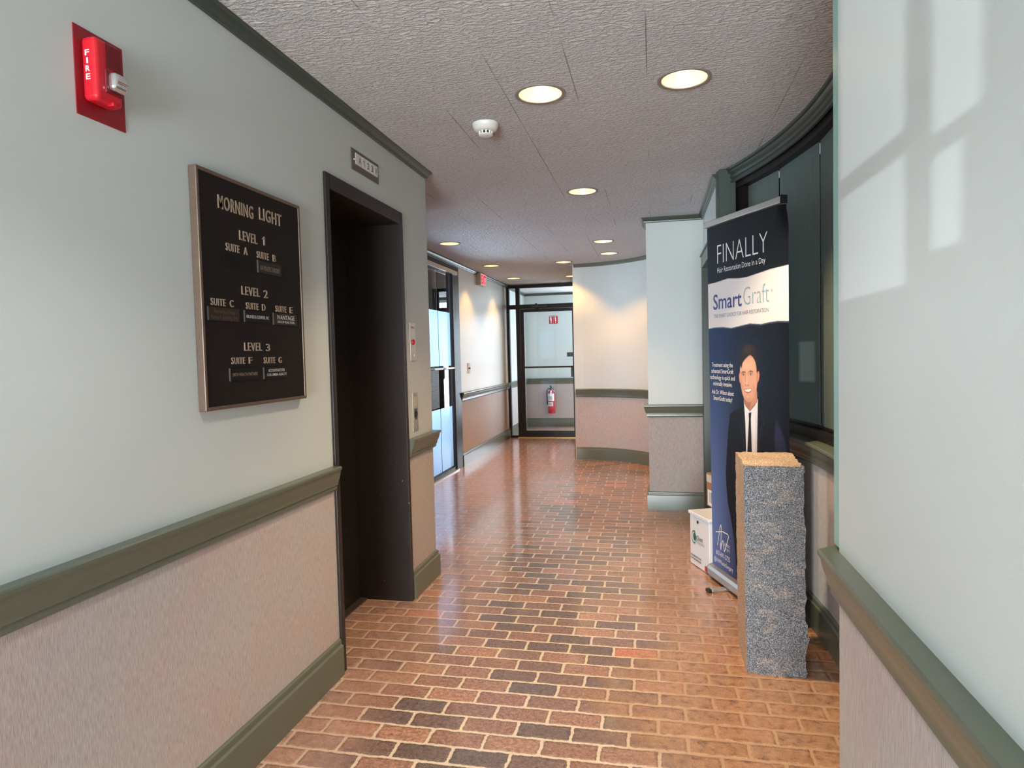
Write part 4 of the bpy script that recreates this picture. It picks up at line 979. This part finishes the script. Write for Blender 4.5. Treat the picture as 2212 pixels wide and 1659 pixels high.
# top bar, pole and cassette base
q = MB(); o4 = []
for u, z in ((-.020, 2.118), (.866, 2.118), (.866, 2.152), (-.020, 2.152)):
    p = BA+BD*u+BN*.022+Vector((0, 0, z-.050*(u-.45))); o4.append(p)
q.prism(o4, (0, 0, 0), BN*.030); q.build('top_bar', M['cassette'], bt, bevel=.004)
q = MB(); pe = BA+BD*.866+BN*.037+Vector((0, 0, 2.135-.050*.416)); q.prism([pe+Vector((0, 0, .02))-BN*.018, pe+Vector((0, 0, .02))+BN*.018, pe-Vector((0, 0, .02))+BN*.018, pe-Vector((0, 0, .02))-BN*.018], (0, 0, 0), BD*.006); q.build('end_cap', M['black'], bt)
q = MB(); c_ = BA+BD*.47+BN*.075; q.tube([c_+Vector((0, 0, .03)), c_+Vector((0, 0, 2.11))], .010); q.build('support_pole', M['silver'], bt, smooth=True)
q = MB(); prof = [(0, .018), (-.004, .026), (-.004, .060), (.006, .078), (.030, .082), (.090, .082), (.100, .070), (.100, .018)]
def basepart(u0, u1):
    A_ = [BA+BD*u0+BN*a_+Vector((0, 0, z_)) for a_, z_ in prof]; return A_, BD*(u1-u0)
A_, ext = basepart(.046, .900); q.prism(A_, (0, 0, 0), ext); q.build('cassette', M['cassette'], bt, bevel=.002)
q = MB()
for u0 in (.040, .900):
    q = MB(); A_, ext = basepart(u0, u0+.006); q.prism([p-Vector((0, 0, .004)) for p in A_], (0, 0, 0), ext); q.build('cassette_cap', M['black'], bt)
for uf in (.29, .72):
    q = MB(); p0 = BA+BD*(uf-.022); fo = [p0-BN*.092, p0+BD*.040-BN*.092, p0+BD*.040+BN*.135, p0+BN*.135]
    q.prism(fo, (0, 0, .001), (0, 0, .016)); ft = q.build('swing_foot', M['silver'], bt, bevel=.003)
    q = MB(); q.prism([p0-BN*.116, p0+BD*.040-BN*.116, p0+BD*.040-BN*.090, p0-BN*.090], (0, 0, 0), (0, 0, .018)); q.build('foot_tip', M['rubber'], ft, bevel=.004)

# ------------------------------------------------------------------ white specimen box and cardboard box
ca_ = Vector((.318, 4.190, 0)); ed = Vector((.215-.318, 4.440-4.190, 0)); WB = ed.length; ang_b = math.atan2(ed.y, ed.x)
t = thing('drop_box', 'small white lidded metal box on the floor beside the banner', 'box', tuple(ca_), ang_b)
# local x runs along the printed front (away from the banner), local -y is into the box depth
HB, DB = .352, .235
q = MB(); q.box(.003, WB-.003, -DB+.003, -.003, .003, HB-.022); q.build('body', M['white_box'], t, bevel=.004, local=True)
q = MB(); q.box(-.006, WB+.006, -DB-.004, .006, HB-.020, HB); q.build('lid', M['white_box'], t, bevel=.004, local=True)
# printing on the front: text runs from the far corner (x = WB) towards the banner (x = 0)
q = MB(); fx_ = lambda X, Y, D: Vector((WB-X, .0006-.003+.0035, Y))
def ftxt(mb, s_, x0, x1, z0, z1, b_=0.): put_text(mb, s_, None, (1, 0, 0), (0, 0, 1), x0, x1, z0, z1, b_, fn=fx_, lift=0)
ftxt(q, 'Quest', .110, .190, .185, .212, .01); q.build('green_lettering', M['green_ink'], t, local=True)
q = MB(); ftxt(q, 'Diagnostics', .110, .215, .160, .178, -.01); q.build('grey_lettering', M['grey_ink'], t, local=True)
q = MB(); ftxt(q, 'NO SPECIMENS LEFT OUTSIDE', .020, .165, .060, .072, .02); q.build('black_lettering', M['black_ink'], t, local=True)
q = MB(); ftxt(q, 'DO NOT LEAVE SAMPLES IN BOX', .020, .165, .040, .052, .02)
q.build('black_lettering', M['black_ink'], t, local=True)
q = MB(); n = 24
for r0, r1, a0, a1, dx_ in ((.030, .036, 60, 300, 0), (.030, .034, 320, 380, 0)):
    P0 = [(.068+r0*math.cos(R(a0+(a1-a0)*i/n)), .190+r0*1.15*math.sin(R(a0+(a1-a0)*i/n))) for i in range(n+1)]
    P1 = [(.070+r1*math.cos(R(a0+(a1-a0)*i/n)), .190+r1*1.2*math.sin(R(a0+(a1-a0)*i/n))) for i in range(n+1)]
    q.add([fx_(*p, 0) for p in P0+P1], [(i, i+1, n+2+i, n+1+i) for i in range(n)])
q.add([fx_(.076+.019*math.cos(2*math.pi*i/24), .194+.026*math.sin(2*math.pi*i/24), 0) for i in range(24)], [tuple(range(24))])
q.build('green_emblem', M['green_ink'], t, local=True)
q = MB(); q.box(.012, .055, .0, .0012, .012, .045); q.build('red_sticker', M['red_ink'], t, local=True)
q = MB(); q.lathe([(.010, 0.), (.010, .004), (.006, .0045), (0, .0045)], (WB-.120, -.002, .298), 16, 'y'); q.build('lock_hole', M['black'], t, local=True)

cb = Vector((.388, 4.415, 0)); t = thing('cardboard_box', 'brown cardboard box with a white label resting on the white box', 'box', (cb.x, cb.y, HB), ang_b-R(4))
q = MB(); q.box(-.03, .17, -.20, -.003, .001, .225); q.build('carton', M['card'], t, bevel=.003, local=True)
q = MB(); q.box(-.0305, -.030, -.16, -.02, .01, .12); q.box(-.02, .15, -.003, -.0022, .01, .115); q.build('paper_label', M['white_plastic'], t, local=True)
q = MB()
for i in range(6): q.box(.0+i*.022, .008+i*.022, -.0022, -.0016, .03, .10)
q.build('label_print', M['grey_ink'], t, local=True)
q = MB(); q.box(-.03, .17, -.004, -.0025, .165, .215); q.build('packing_tape', M['ivory'], t, local=True)
